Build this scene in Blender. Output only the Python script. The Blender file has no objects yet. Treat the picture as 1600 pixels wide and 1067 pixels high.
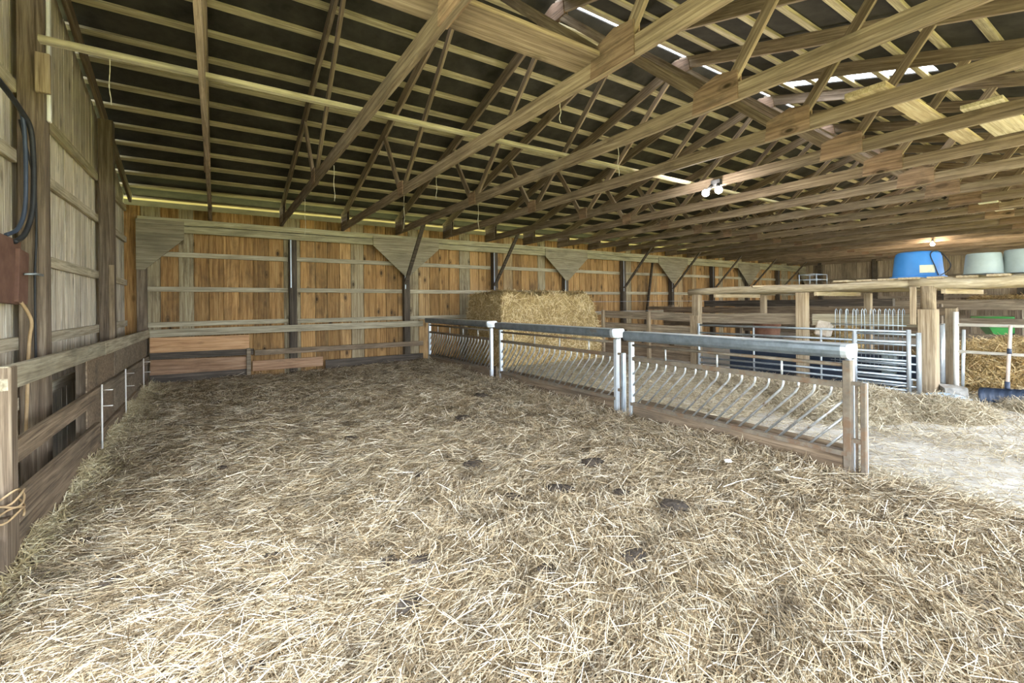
import bpy, bmesh, math, random
import numpy as np
from mathutils import Vector, Matrix, noise
random.seed(7); rng = np.random.default_rng(11)
SC = bpy.context.scene; COL = SC.collection
PI = math.pi
ROOT = {}          # world matrices of what has been built

# ------------------------------------------------------------------ object helpers
def tag(o, label=None, cat=None, group=None, kind=None):
    if label: o['label'] = label
    if cat: o['category'] = cat
    if group: o['group'] = group
    if kind: o['kind'] = kind
    return o
def put(o, M, parent=None):
    COL.objects.link(o); ROOT[o.name] = M.copy()
    if parent is not None:
        o.parent = parent; o.matrix_basis = ROOT[parent.name].inverted() @ M
    else:
        o.matrix_basis = M
    return o
def thing(name, label, cat, loc=(0, 0, 0), group=None):
    o = bpy.data.objects.new(name, None); o.empty_display_size = .1
    put(o, Matrix.Translation(loc)); return tag(o, label, cat, group)
def mobj(name, verts, faces, mat, parent=None, M=None, smooth=False):
    me = bpy.data.meshes.new(name); me.from_pydata(verts, [], faces); me.update()
    if smooth: me.polygons.foreach_set('use_smooth', [True] * len(me.polygons))
    if mat: me.materials.append(mat)
    return put(bpy.data.objects.new(name, me), M or Matrix(), parent)
BF = [(0, 3, 2, 1), (4, 5, 6, 7), (0, 1, 5, 4), (1, 2, 6, 5), (2, 3, 7, 6), (3, 0, 4, 7)]
def boxv(a, b):
    (x0, y0, z0), (x1, y1, z1) = a, b
    return [(x0, y0, z0), (x1, y0, z0), (x1, y1, z0), (x0, y1, z0), (x0, y0, z1), (x1, y0, z1), (x1, y1, z1), (x0, y1, z1)]
class MB:
    def __init__(s): s.v = []; s.f = []
    def add(s, v, f):
        n = len(s.v); s.v += [tuple(p) for p in v]; s.f += [tuple(i + n for i in q) for q in f]; return s
    def box(s, a, b): return s.add(boxv(a, b), BF)
    def tube(s, pts, r, n=8, closed=False, cap=True):
        v, f = tubev(pts, r, n, closed, cap); return s.add(v, f)
    def build(s, name, mat, parent=None, M=None, smooth=False):
        if M is not None:
            I = M.inverted(); s.v = [tuple(I @ Vector(p)) for p in s.v]
        return mobj(name, s.v, s.f, mat, parent, M, smooth)
def tubev(pts, r, n=8, closed=False, cap=True):
    pts = [Vector(p) for p in pts]; m = len(pts); v = []; f = []
    rr = r if isinstance(r, (list, tuple)) else [r] * m
    up = None
    for i, p in enumerate(pts):
        if closed: t = (pts[(i + 1) % m] - pts[i - 1])
        else: t = (pts[min(i + 1, m - 1)] - pts[max(i - 1, 0)])
        t.normalize()
        if up is None: up = Vector((0, 0, 1)) if abs(t.z) < .9 else Vector((1, 0, 0))
        a = t.cross(up); 
        if a.length < 1e-4: a = t.orthogonal()
        a.normalize(); b = a.cross(t).normalized(); up = b
        for k in range(n):
            w = 2 * PI * k / n
            v.append(tuple(p + (a * math.cos(w) + b * math.sin(w)) * rr[i]))
    L = m if closed else m - 1
    for i in range(L):
        for k in range(n):
            j = (i + 1) % m
            f.append((i * n + k, i * n + (k + 1) % n, j * n + (k + 1) % n, j * n + k))
    if not closed and cap:
        f.append(tuple(range(n - 1, -1, -1))); f.append(tuple((m - 1) * n + k for k in range(n)))
    return v, f
def tube(name, pts, r, mat, parent=None, n=8, closed=False):
    M = Matrix.Translation(pts[0]); v, f = tubev([Vector(p) - Vector(pts[0]) for p in pts], r, n, closed)
    return mobj(name, v, f, mat, parent, M, True)
def box(name, a, b, mat, parent=None, bevel=.004):
    """axis aligned box, origin at its base centre, slightly chamfered"""
    c = Vector(((a[0] + b[0]) / 2, (a[1] + b[1]) / 2, a[2])); h = [(b[i] - a[i]) for i in range(3)]
    return chbox(name, h[0], h[1], h[2], mat, parent, Matrix.Translation(c), bevel)
def chbox(name, sx, sy, sz, mat, parent, M, bevel=.004):
    bm = bmesh.new()
    vs = [bm.verts.new(p) for p in boxv((-sx / 2, -sy / 2, 0), (sx / 2, sy / 2, sz))]
    for q in BF: bm.faces.new([vs[i] for i in q])
    be = min(bevel, sx * .3, sy * .3, sz * .3)
    if be > 0: bmesh.ops.bevel(bm, geom=bm.edges[:], offset=be, segments=1, affect='EDGES')
    me = bpy.data.meshes.new(name); bm.to_mesh(me); bm.free(); me.materials.append(mat)
    return put(bpy.data.objects.new(name, me), M, parent)
def beam(name, p0, p1, w, t, mat, parent=None, up=(0, 0, 1), bevel=.003):
    """a sawn board from p0 to p1 (centre line), w high along 'up', t thick; grain along local X"""
    p0 = Vector(p0); p1 = Vector(p1); d = p1 - p0; L = d.length; x = d.normalized(); u = Vector(up)
    y = u.cross(x).normalized(); z = x.cross(y)
    M = Matrix(((x.x, y.x, z.x, p0.x), (x.y, y.y, z.y, p0.y), (x.z, y.z, z.z, p0.z), (0, 0, 0, 1)))
    bm = bmesh.new()
    vs = [bm.verts.new(p) for p in boxv((0, -t / 2, -w / 2), (L, t / 2, w / 2))]
    for q in BF: bm.faces.new([vs[i] for i in q])
    if bevel: bmesh.ops.bevel(bm, geom=bm.edges[:], offset=min(bevel, t * .25, w * .25), segments=1, affect='EDGES')
    me = bpy.data.meshes.new(name); bm.to_mesh(me); bm.free(); me.materials.append(mat)
    return put(bpy.data.objects.new(name, me), M, parent)
def kids(o): return [c for c in bpy.data.objects if c.parent == o]
def copy_tree(o, tr):
    """a thing with copies of its parts (and their parts), moved to tr"""
    c = o.copy(); COL.objects.link(c); c.location = tr
    for ch in KIDS[o.name]:
        d = ch.copy(); COL.objects.link(d); d.parent = c
        for g in KIDS.get(ch.name, []):
            e = g.copy(); COL.objects.link(e); e.parent = d
    return c
KIDS = {}
def note(o):
    KIDS[o.name] = kids(o)
    for c in KIDS[o.name]: KIDS[c.name] = kids(c)
ORD = ['first', 'second', 'third', 'fourth', 'fifth', 'sixth', 'seventh', 'eighth', 'ninth', 'tenth', 'eleventh', 'twelfth', 'thirteenth',
       'fourteenth', 'fifteenth', 'sixteenth', 'seventeenth', 'eighteenth', 'nineteenth', 'twentieth', 'twenty-first', 'twenty-second',
       'twenty-third', 'twenty-fourth', 'twenty-fifth', 'twenty-sixth', 'twenty-seventh', 'twenty-eighth', 'twenty-ninth', 'thirtieth']

# ------------------------------------------------------------------ materials
class NT:
    def __init__(s, name):
        s.m = bpy.data.materials.new(name); s.m.use_nodes = True; s.t = s.m.node_tree
        s.b = s.t.nodes['Principled BSDF']
    def n(s, typ, **k):
        nd = s.t.nodes.new(typ)
        for a, v in k.items():
            if a.startswith('i_'): nd.inputs[a[2:].replace('_', ' ')].default_value = v
            else: setattr(nd, a, v)
        return nd
    def l(s, a, b): s.t.links.new(a, b)
    def ramp(s, src, stops):
        r = s.n('ShaderNodeValToRGB'); e = r.color_ramp.elements
        while len(e) < len(stops): e.new(.5)
        for el, (p, c) in zip(e, stops): el.position = p; el.color = (*c, 1) if len(c) == 3 else c
        s.l(src, r.inputs[0]); return r.outputs[0]
    def mix(s, fac, a, b, mode='MIX'):
        m = s.n('ShaderNodeMix', data_type='RGBA', blend_type=mode)
        for i, v in ((0, fac), (6, a), (7, b)):
            if hasattr(v, 'is_linked'): s.l(v, m.inputs[i])
            else: m.inputs[i].default_value = v if i == 0 else (*v, 1)
        return m.outputs[2]
    def math(s, op, a, b=None):
        m = s.n('ShaderNodeMath', operation=op)
        for i, v in ((0, a), (1, b)):
            if v is None: continue
            if hasattr(v, 'is_linked'): s.l(v, m.inputs[i])
            else: m.inputs[i].default_value = v
        return m.outputs[0]
    def coord(s, scale, island=False):
        tc = s.n('ShaderNodeTexCoord'); mp = s.n('ShaderNodeMapping'); mp.inputs['Scale'].default_value = scale
        s.l(tc.outputs['Object'], mp.inputs[0])
        r = s.n('ShaderNodeNewGeometry').outputs['Random Per Island'] if island else s.n('ShaderNodeObjectInfo').outputs['Random']
        cb = s.n('ShaderNodeCombineXYZ')
        for k, f in enumerate((37., 53., 19.)): s.l(s.math('MULTIPLY', r, f), cb.inputs[k])
        s.l(cb.outputs[0], mp.inputs['Location'])
        return mp.outputs[0], r
    def noise(s, vec, scale, detail=5, rough=.6, dist=0):
        nd = s.n('ShaderNodeTexNoise'); nd.inputs['Scale'].default_value = scale; nd.inputs['Detail'].default_value = detail
        nd.inputs['Roughness'].default_value = rough; nd.inputs['Distortion'].default_value = dist
        if vec: s.l(vec, nd.inputs['Vector'])
        return nd.outputs['Fac']
    def bump(s, h, strength=.3, dist=.01):
        b = s.n('ShaderNodeBump'); b.inputs['Strength'].default_value = strength; b.inputs['Distance'].default_value = dist
        s.l(h, b.inputs['Height']); s.l(b.outputs[0], s.b.inputs['Normal'])
    def done(s, col, rough=.8, metal=0, spec=.3):
        if hasattr(col, 'is_linked'): s.l(col, s.b.inputs['Base Color'])
        else: s.b.inputs['Base Color'].default_value = (*col, 1)
        s.b.inputs['Roughness'].default_value = rough; s.b.inputs['Metallic'].default_value = metal
        s.b.inputs['Specular IOR Level'].default_value = spec
        return s.m
def wood(name, dark, mid, light, axis=0, island=False, var=.35, dirt=.35, dirtcol=(.05, .045, .035), knots=0., tint=None, dscale=2.2, fine=1.):
    """weathered sawn timber with grain along the local axis"""
    s = NT(name); sc = [22., 22., 22.]; sc[axis] = .9
    v, r = s.coord(sc, island)
    g = s.noise(v, 1.6, 7, .65, .6)
    c = s.ramp(g, [(.34, dark), (.5, mid), (.66, light)])
    gv, _ = s.coord([70., 70., 70.] if 0 else [(3. if i == axis else 90.) for i in range(3)], island)
    fg = s.noise(gv, 1., 3, .5)
    c = s.mix(s.math('MULTIPLY', s.ramp(fg, [(.35, (1, 1, 1)), (.5, (0, 0, 0))]), (.34 * fine)), c, tuple(x * .45 for x in dark))
    if tint:
        c = s.mix(s.ramp(r, [(.68, (0, 0, 0)), (.88, (1, 1, 1))]), c, s.mix(1., c, tint, 'MULTIPLY'))
    if knots:
        kv, _ = s.coord([(2.2 if i == axis else 4.6) for i in range(3)], island)
        vo = s.n('ShaderNodeTexVoronoi'); vo.inputs['Scale'].default_value = 1.; s.l(kv, vo.inputs['Vector'])
        c = s.mix(s.math('MULTIPLY', s.ramp(vo.outputs['Distance'], [(.08, (1, 1, 1)), (.13, (.35, .35, .35)), (.17, (.5, .5, .5)), (.24, (0, 0, 0))]), knots), c, (.035, .022, .012))
    dv, _ = s.coord([dscale * (.4 if i == axis else 1.) for i in range(3)], island)
    d = s.noise(dv, 1.3, 6, .7, .4)
    c = s.mix(s.math('MULTIPLY', s.ramp(d, [(.5, (0, 0, 0)), (.68, (1, 1, 1))]), dirt), c, dirtcol)
    hv = s.n('ShaderNodeHueSaturation'); s.l(c, hv.inputs['Color'])
    s.l(s.math('ADD', s.math('MULTIPLY', r, var), 1 - var / 2), hv.inputs['Value'])
    s.bump(s.math('ADD', g, s.math('MULTIPLY', fg, .5)), .35, .006)
    return s.done(hv.outputs[0], .85, 0, .2)
def metal(name, a, b, rough=.45, met=.7, rust=None, rustamt=.5, sc=8.):
    s = NT(name); v, r = s.coord([sc] * 3)
    n = s.noise(v, 1., 6, .7)
    c = s.ramp(n, [(.3, a), (.7, b)])
    if rust:
        n2 = s.noise(v, .6, 8, .75, .3)
        c = s.mix(s.ramp(n2, [(.62 - .3 * rustamt, (0, 0, 0)), (.72 - .3 * rustamt, (1, 1, 1))]), c, rust)
    s.bump(n, .08, .003)
    return s.done(c, rough, met, .5)
def plain(name, a, b, sc=5., rough=.7, spec=.3, bump=.1, met=0):
    s = NT(name); v, r = s.coord([sc] * 3); n = s.noise(v, 1., 6, .65)
    s.bump(n, bump, .01)
    return s.done(s.ramp(n, [(.3, a), (.7, b)]), rough, met, spec)
def straw_mat(name, stops, patch=(.10, .08, .05), amt=.55, psc=.9):
    s = NT(name)
    g = s.n('ShaderNodeNewGeometry')
    c = s.ramp(g.outputs['Random Per Island'], stops)
    v, _ = s.coord([psc] * 3)
    n = s.noise(v, 1.4, 6, .7, .5)
    c = s.mix(s.math('MULTIPLY', s.ramp(n, [(.48, (0, 0, 0)), (.7, (1, 1, 1))]), amt), c, patch)
    return s.done(c, .62, 0, .3)
M = {}
M['truss'] = wood('truss_wood', (.12, .083, .058), (.212, .154, .111), (.32, .247, .185), var=.45, dirt=.35, knots=.5)
M['purlin'] = wood('purlin_wood', (.25, .20, .125), (.39, .325, .21), (.53, .455, .315), var=.35, dirt=.3)
M['osb'] = wood('plywood_gusset', (.14, .086, .058), (.235, .15, .105), (.33, .225, .16), var=.4, dirt=.55, fine=.5, knots=1., dscale=6)
M['wallo'] = wood('orange_wall_board', (.23, .122, .047), (.41, .23, .088), (.54, .335, .142), axis=2, island=True, var=.75, dirt=.6, dirtcol=(.07, .055, .035), knots=.9, tint=(.62, .88, 1.4), dscale=1.6)
M['wallg'] = wood('pale_wall_board', (.44, .355, .25), (.69, .60, .465), (.86, .795, .68), axis=2, island=True, var=.45, dirt=.35, knots=.5, tint=(.72, .76, .8))
M['wallb'] = wood('brown_wall_board', (.19, .14, .09), (.32, .245, .165), (.45, .36, .25), axis=2, island=True, var=.5, dirt=.35)
M['girt'] = wood('girt_wood', (.24, .2, .135), (.37, .32, .225), (.50, .44, .32), var=.25, dirt=.35)
M['plate'] = wood('plate_wood', (.24, .205, .125), (.38, .335, .21), (.50, .455, .31), var=.2, dirt=.45)
M['post'] = wood('post_wood', (.085, .062, .043), (.175, .13, .09), (.27, .215, .155), axis=2, var=.3, dirt=.4)
M['postd'] = wood('dark_post_wood', (.045, .035, .026), (.085, .066, .048), (.14, .11, .08), axis=2, var=.3, dirt=.4)
M['fence'] = wood('fence_board', (.14, .105, .07), (.25, .195, .135), (.38, .31, .22), var=.35, dirt=.4)
M['fencew'] = wood('worn_fence_board', (.10, .07, .045), (.20, .145, .095), (.30, .225, .15), var=.35, dirt=.5)
M['orange'] = wood('orange_board', (.34, .18, .085), (.52, .30, .15), (.63, .40, .225), var=.1, dirt=.25, knots=.6)
M['brownb'] = wood('brown_board', (.22, .125, .07), (.34, .205, .12), (.44, .29, .185), var=.2, dirt=.5)
M['darkb'] = wood('dark_board', (.04, .032, .026), (.085, .068, .053), (.15, .12, .09), var=.2, dirt=.4)
M['new'] = wood('fresh_timber', (.30, .22, .135), (.44, .345, .225), (.55, .455, .325), var=.25, dirt=.3)
M['newv'] = wood('fresh_post_timber', (.20, .14, .085), (.33, .25, .16), (.44, .35, .24), axis=2, var=.3, dirt=.5)
M['fencev'] = wood('fence_post_wood', (.10, .07, .046), (.19, .14, .095), (.28, .22, .155), axis=2, var=.3, dirt=.4)
M['girtl'] = wood('side_girt_wood', (.32, .265, .18), (.48, .41, .295), (.62, .55, .42), var=.2, dirt=.35)
M['kick'] = wood('stained_kick_board', (.075, .05, .03), (.15, .105, .065), (.24, .175, .115), var=.3, dirt=.5)
M['brace'] = wood('brace_wood', (.36, .29, .19), (.50, .42, .30), (.62, .54, .42), var=.2, dirt=.2)
M['galv'] = metal('galvanized_steel', (.27, .31, .34), (.44, .48, .51), .42, .7)
M['galvd'] = metal('shaded_galvanized_sheet', (.13, .15, .165), (.235, .265, .29), .4, .6, (.2, .16, .12), .12)  # trough steel, kept dark to put the side's shade into its colour
M['galvw'] = metal('bright_galvanized_steel', (.46, .50, .53), (.62, .65, .67), .4, .6)
M['rust'] = metal('rusty_steel', (.10, .078, .055), (.20, .16, .115), .7, .25, (.15, .09, .05), .4)
M['bar'] = metal('worn_steel_bar', (.34, .34, .33), (.62, .63, .62), .38, .55, (.24, .16, .10), .25, sc=14)
M['roof'] = plain('dark_roof_deck', (.018, .016, .013), (.055, .048, .04), 2.6, .8, .15, .2)
M['blue'] = plain('blue_plastic', (.04, .19, .50), (.06, .26, .62), 3., .45, .4, .02)
M['navy'] = plain('navy_plastic', (.02, .03, .055), (.045, .06, .09), 6., .5, .4, .03)
M['grey'] = plain('grey_green_plastic', (.21, .25, .235), (.30, .34, .32), 3., .5, .4, .02)
M['green'] = plain('green_tray_paint', (.018, .17, .03), (.035, .25, .045), 4., .4, .5, .02)
M['red'] = plain('red_paint', (.25, .03, .02), (.35, .06, .05), 4., .5)
M['black'] = plain('black_rubber', (.012, .012, .013), (.03, .03, .032), 9., .55, .3)
M['white'] = plain('white_paint', (.66, .63, .57), (.8, .77, .7), 9., .5, .4, .03)
M['pinkish'] = plain('worn_handle', (.50, .38, .31), (.68, .56, .47), 14., .55, .4, .03)
M['stone'] = plain('concrete_block', (.2, .185, .165), (.38, .36, .325), 9., .9, .2, .5)
M['sack'] = plain('pale_sack', (.26, .38, .50), (.52, .62, .70), 14., .5, .4, .8)
M['woven'] = plain('woven_sack', (.45, .38, .3), (.62, .55, .46), 20., .8, .2, .6)
M['panelb'] = plain('brown_board_box', (.12, .062, .045), (.19, .105, .075), 8., .8, .2, .2)
M['dung'] = plain('dung', (.015, .011, .008), (.085, .064, .046), 28., .8, .3, 1.)
M['cable'] = plain('tan_cable', (.33, .22, .11), (.45, .32, .18), 12., .6)
M['brown'] = plain('brown_tub', (.13, .055, .035), (.24, .12, .075), 10., .6, .3, .2)
M['wool'] = plain('paper_label', (.62, .60, .42), (.76, .74, .55), 20., .7)
M['web'] = plain('cobweb_dust', (.38, .34, .27), (.55, .50, .4), 20., .9, .1)
M['strawnear'] = straw_mat('straw', [(0., (.065, .042, .021)), (.27, (.205, .14, .072)), (.54, (.43, .325, .19)), (.8, (.66, .545, .37)), (1., (.90, .82, .66))], (.066, .045, .028), .75, 2.6)  # brown straw tones, skewed darker to paint in shade between strands
M['hay'] = straw_mat('hay', [(0., (.19, .115, .04)), (.3, (.45, .31, .125)), (.65, (.68, .50, .235)), (1., (.88, .73, .45))], (.2, .12, .04), .3, 2.)
M['edge'] = straw_mat('edge_straw', [(0., (.36, .28, .14)), (.5, (.62, .52, .30)), (1., (.86, .78, .56))], (.3, .22, .1), .3)
M['chaff'] = straw_mat('chaff', [(0., (.22, .17, .10)), (.4, (.42, .34, .22)), (1., (.70, .63, .48))], (.3, .25, .18), .3)
def lit(name, col, st):
    s = NT(name); s.b.inputs['Emission Color'].default_value = (*col, 1); s.b.inputs['Emission Strength'].default_value = st
    return s.done((.8, .8, .8), .3)
M['bulb'] = lit('bulb_glow', (1, .97, .9), 25.)
M['bulbw'] = lit('warm_bulb_glow', (1, .8, .5), 40.)
def bedding_mat():
    s = NT('bedding'); v, _ = s.coord([1, 1, 1])
    a = s.noise(v, 55., 6, .75, 1.2); b = s.noise(v, 1.3, 6, .65, .4)
    c = s.ramp(a, [(.36, (.018, .012, .006)), (.5, (.08, .056, .03)), (.64, (.25, .195, .115))])  # near-black stops paint the deep shade between straws into the ground
    c = s.mix(s.math('MULTIPLY', s.ramp(b, [(.45, (0, 0, 0)), (.68, (1, 1, 1))]), .6), c, (.05, .04, .026))
    s.bump(a, .8, .02); return s.done(c, .9, 0, .1)
def concrete_mat():
    s = NT('dusty_concrete'); v, _ = s.coord([1, 1, 1])
    a = s.noise(v, 2.2, 9, .7, .3); b = s.noise(v, 26., 5, .7); k = s.noise(v, .7, 5, .6)
    c = s.ramp(a, [(.34, (.36, .33, .29)), (.5, (.54, .51, .465)), (.66, (.68, .65, .605))])
    c = s.mix(s.math('MULTIPLY', s.ramp(b, [(.54, (0, 0, 0)), (.66, (1, 1, 1))]), .55), c, (.24, .19, .125))
    c = s.mix(s.math('MULTIPLY', s.ramp(k, [(.55, (0, 0, 0)), (.7, (1, 1, 1))]), .4), c, (.33, .27, .18))
    s.bump(b, .3, .01); return s.done(c, .85, 0, .25)
def packed(name, c1, c2, c3, sc=38.):
    s = NT(name); v, _ = s.coord([1, 1, 1]); a = s.noise(v, sc, 7, .8, 2.); s.bump(a, .9, .03)
    return s.done(s.ramp(a, [(.36, c1), (.5, c2), (.63, c3)]), .9, 0, .1)
M['haycore'] = packed('packed_hay', (.12, .075, .028), (.36, .25, .105), (.64, .48, .245)); M['chaffcore'] = packed('packed_straw', (.14, .10, .055), (.38, .30, .185), (.64, .55, .39))
M['bedding'] = bedding_mat(); M['concrete'] = concrete_mat()
M['grass'] = plain('outdoor_grass', (.30, .29, .09), (.46, .43, .15), 3., .9)

# ------------------------------------------------------------------ dimensions (metres; the camera stands at x=0, y=0)
W = 10.42; XL = -1.34; XR = 23.25; YN = -1.55; YR = 4.45; ZR = 5.15; SL = .29
PLT = 2.99; ZC = 3.02; TX = lambda k: -.07 + 1.22 * k; PX = lambda k: -1.09 + 2.44 * k
def roofz(y): return ZR - SL * abs(y - YR)
def bedz(x, y):
    h = 0.0
    if x < .9: h -= (.9 - x) / 1.9 * max(0., .16 - .03 * max(0, y - 3.9))
    h += .06 * max(0, min(1, (y - 5) / 5)) * max(0, min(1, (x - 1) / 3))
    h += .035 * noise.noise(Vector((x * 1.1, y * 1.1, 3))) + .034 * noise.noise(Vector((x * 3.3, y * 3.3, 9))) + .02 * noise.noise(Vector((x * 8, y * 8, 5)))
    e = max(0., (x - 4.0) / .5)
    return h - .06 * min(1.5, e) ** 2

# ------------------------------------------------------------------ the building shell
def struct(o): o['kind'] = 'structure'; return o
f = MB().box((4.25, YN - .3, -.6), (XR + .3, W + .3, -.012)).box((XL - .3, YN - .3, -.6), (4.25, W + .3, -.42)).build('floor', M['concrete']); struct(f)
g = MB().box((-40, -60, -.62), (60, 70, -.55)).build('ground_outside', M['grass']); struct(g)

def plank_wall(name, run, u0, u1, axis, at, thick, zb, ztop, wmin, wmax, mat, holes=(), batten=True):
    """upright boards, each a closed plank, with a backing board over every joint on the outside"""
    mb = MB(); u = u0; sgn = 1 if thick > 0 else -1
    def pl(a, b, t0, t1, z0, z1a, z1b):
        if axis == 'x':  v = [(a, t0, z0), (b, t0, z0), (b, t1, z0), (a, t1, z0), (a, t0, z1a), (b, t0, z1b), (b, t1, z1b), (a, t1, z1a)]
        else: v = [(t0, a, z0), (t0, b, z0), (t1, b, z0), (t1, a, z0), (t0, a, z1a), (t0, b, z1b), (t1, b, z1b), (t1, a, z1a)]
        mb.add(v, BF)
    while u < u1 - .02:
        w = min(random.uniform(wmin, wmax), u1 - u); e = u + w
        hole = next((h for h in holes if u + w / 2 > h[0] and u + w / 2 < h[1]), None)
        j = random.uniform(0, .006) * sgn
        if hole:
            pl(u, e, at + j, at + thick + j, hole[2], ztop(u), ztop(e))
        else:
            pl(u, e - .013, at + j, at + thick + j, zb, ztop(u), ztop(e - .013))
            if batten: pl(e - .06, e + .06, at + thick + .008 * sgn, at + thick * 2 + .008 * sgn, zb, min(ztop(e - .05), ztop(e + .05)), min(ztop(e - .05), ztop(e + .05)))
        u = e
    o = mb.build(name, mat); return struct(o)
wb = plank_wall('wall_back', None, XL - .03, XR, 'x', 10.47, .025, -.3, lambda u: 3.20, .23, .31, M['wallo'])
wl = plank_wall('wall_left', None, YN, 10.49, 'y', XL, -.025, -.35, lambda u: roofz(u) - .02, .13, .2, M['wallg'], holes=[(-.9, 3.2, 2.7)])
wr = plank_wall('wall_right', None, YN, 10.47, 'y', XR, .025, -.3, lambda u: roofz(u) - .02, .17, .25, M['wallb'])
DOORS = [(-1.0, 2.2, 2.92), (2.9, 8.4, 2.92), (9.4, 13.9, 2.92), (15.2, 20.4, 2.92)]
wn = plank_wall('wall_near', None, XL, XR, 'x', YN, -.025, -.3, lambda u: 3.3, .2, .27, M['wallb'], holes=DOORS)

# roof deck on the purlins: the slope over the back wall, and the slope above the camera with its slit at the ridge and an open strip
def slope(name, y0, y1, cuts):
    mb = MB(); t = .018; off = .04
    def piece(x0, x1, a, b):
        za, zb = roofz(a) + off, roofz(b) + off
        mb.add([(x0, a, za), (x1, a, za), (x1, b, zb), (x0, b, zb), (x0, a, za + t), (x1, a, za + t), (x1, b, zb + t), (x0, b, zb + t)], BF)
    xs = [XL - .25] + [c for h in cuts for c in h[:2]] + [XR + .3]
    for i in range(len(xs) - 1):
        h = next((h for h in cuts if xs[i] == h[0]), None)
        if h: piece(xs[i], xs[i + 1], y0, h[2]); piece(xs[i], xs[i + 1], h[3], y1)
        else: piece(xs[i], xs[i + 1], y0, y1)
    return struct(mb.build(name, M['roof']))
slope('ceiling', YR + .0, 11.2, [])
slope('ceiling_near_slope', -2.2, YR - .13, [(7.62, 8.22, 1.95, 3.95)])

# girts nailed across the boards (parts of their wall)
for z in (1.06 + .0, 1.697, 2.345):
    for k in range(10):
        a, b = PX(k) + (.08 if k else .02), PX(k + 1) - .08
        beam('girt', (a, 10.44, z + random.uniform(-.008, .008)), (b, 10.44, z + random.uniform(-.008, .008)), .09, .04, M['girt'], wb)
for z in (.62, 1.097, 1.81, 2.567, 3.12):
    for a, b in ((3.25, 5.115), (5.285, 8.085), (8.255, 10.4)):
        beam('girt', (XL + .022, a, z), (XL + .022, b, z), .1, .04, M['girtl'], wl)
for z in (.75, 1.5, 2.3, 3.2):
    beam('girt', (XR - .022, YN, z), (XR - .022, W, z), .1, .04, M['fence'], wr)

# posts
def wall_post(i, gus):
    x = PX(i); nm = ('corner' if i == 0 else ORD[i])
    if i == 0: lab = 'weathered corner post where the pale side wall meets the orange back wall'
    else: lab = 'dark back wall post%s, %s along from the corner post' % (' under a plywood triangle' if gus else '', ORD[i - 1])
    t = thing('wall_post', lab, 'post', (x, 10.38, -.1), 'posts along the back wall')
    box('timber', (x - .07, 10.30, -.1), (x + .07, 10.44, 2.75), M['post'] if i == 0 else M['postd'], t)
    if i not in (0,): box('steel_edge', (x - .05, 10.292, 1.75), (x - .032, 10.30, 2.74), M['galv'], t, 0)
    if gus:
        y0, y1 = 10.262, 10.277
        a, b = (x - .07 if i == 0 else x - .80), (min(x + .80, XR - .05))
        pts = [(a, PLT - .05), (a, 2.72), (x - .06, 2.05), (x + .05, 2.05), (b, 2.72), (b, PLT - .05)]
        if i == 0: pts = [(a, PLT - .05), (a, 2.03), (x + .04, 2.03), (x + .62, 2.62), (x + .62, 2.68), (x + .62, PLT - .05)]
        n = len(pts); v = [(p, y0, q) for p, q in pts] + [(p, y1, q) for p, q in pts]
        fs = [tuple(range(n)), tuple(range(2 * n - 1, n - 1, -1))] + [(j, j + n, (j + 1) % n + n, (j + 1) % n) for j in range(n)]
        Mx = Matrix.Translation((x, 10.27, 2.5)); mb = MB(); mb.add(v, fs); mb.build('plywood_triangle', M['ply'], t, Mx)
    return t
M['ply'] = wood('dusty_plywood', (.17, .14, .09), (.26, .22, .15), (.34, .30, .21), var=.15, dirt=.35, fine=.5)
for i in range(11): wall_post(i, i in (0, 2, 4, 6, 8, 10))
pl = thing('wall_plate', 'double plank beam under the truss ends along the top of the back wall', 'beam', (XL + .2, 10.3, 2.74))
beam('upper_plank', (XL + .2, 10.30, 2.93), (XR, 10.30, 2.93), .12, .045, M['plate'], pl)
beam('lower_plank', (XL + .2, 10.305, 2.80), (XR, 10.305, 2.80), .13, .045, M['plate'], pl)
pts = [(x, 10.265 + .004 * math.sin(x * 9), 2.875 + .012 * math.sin(x * 2.1) + random.uniform(-.01, .01)) for x in np.arange(-1.05, 22, .35)]
tag(tube('wire', pts, .0045, M['black'], None, 5), 'thin dark wire strung along the plank beam of the back wall', 'wire')
for j, (y, nm) in enumerate(((5.20, 'thick post of the pale side wall carrying the black cables'), (8.17, 'split-faced post of the pale side wall between the cables and the corner'))):
    t = thing('side_post', nm, 'post', (-1.22, y, -.2), 'posts along the pale side wall')
    box('timber', (-1.30, y - .075, -.2), (-1.145, y + .075, roofz(y) - .16), M['post'], t)
    if j == 0:
        box('conduit', (-1.143, y - .03, 2.9), (-1.118, y + .02, roofz(y) - .2), M['white'], t, .006)
        box('block', (-1.19, y - .115, 3.10), (-1.10, y - .077, 3.42), M['newv'], t)
    else:
        box('split_face', (-1.20, y - .088, -.1), (-1.142, y - .076, 1.95), M['newv'], t, .003)
for k in range(8):
    y = 9.62 - 2.05 * k
    if y < -1: break
    beam('gable_post', (XR - .12, y, -.1), (XR - .12, y, roofz(y) - .25), .14, .14, M['postd'], None, (0, 1, 0))
    o = bpy.data.objects[[n for n in ROOT][-1]]
    tag(o, 'dark post of the far gable wall, %s from the back wall corner' % ORD[k], 'post', 'posts of the far gable wall')

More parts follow.
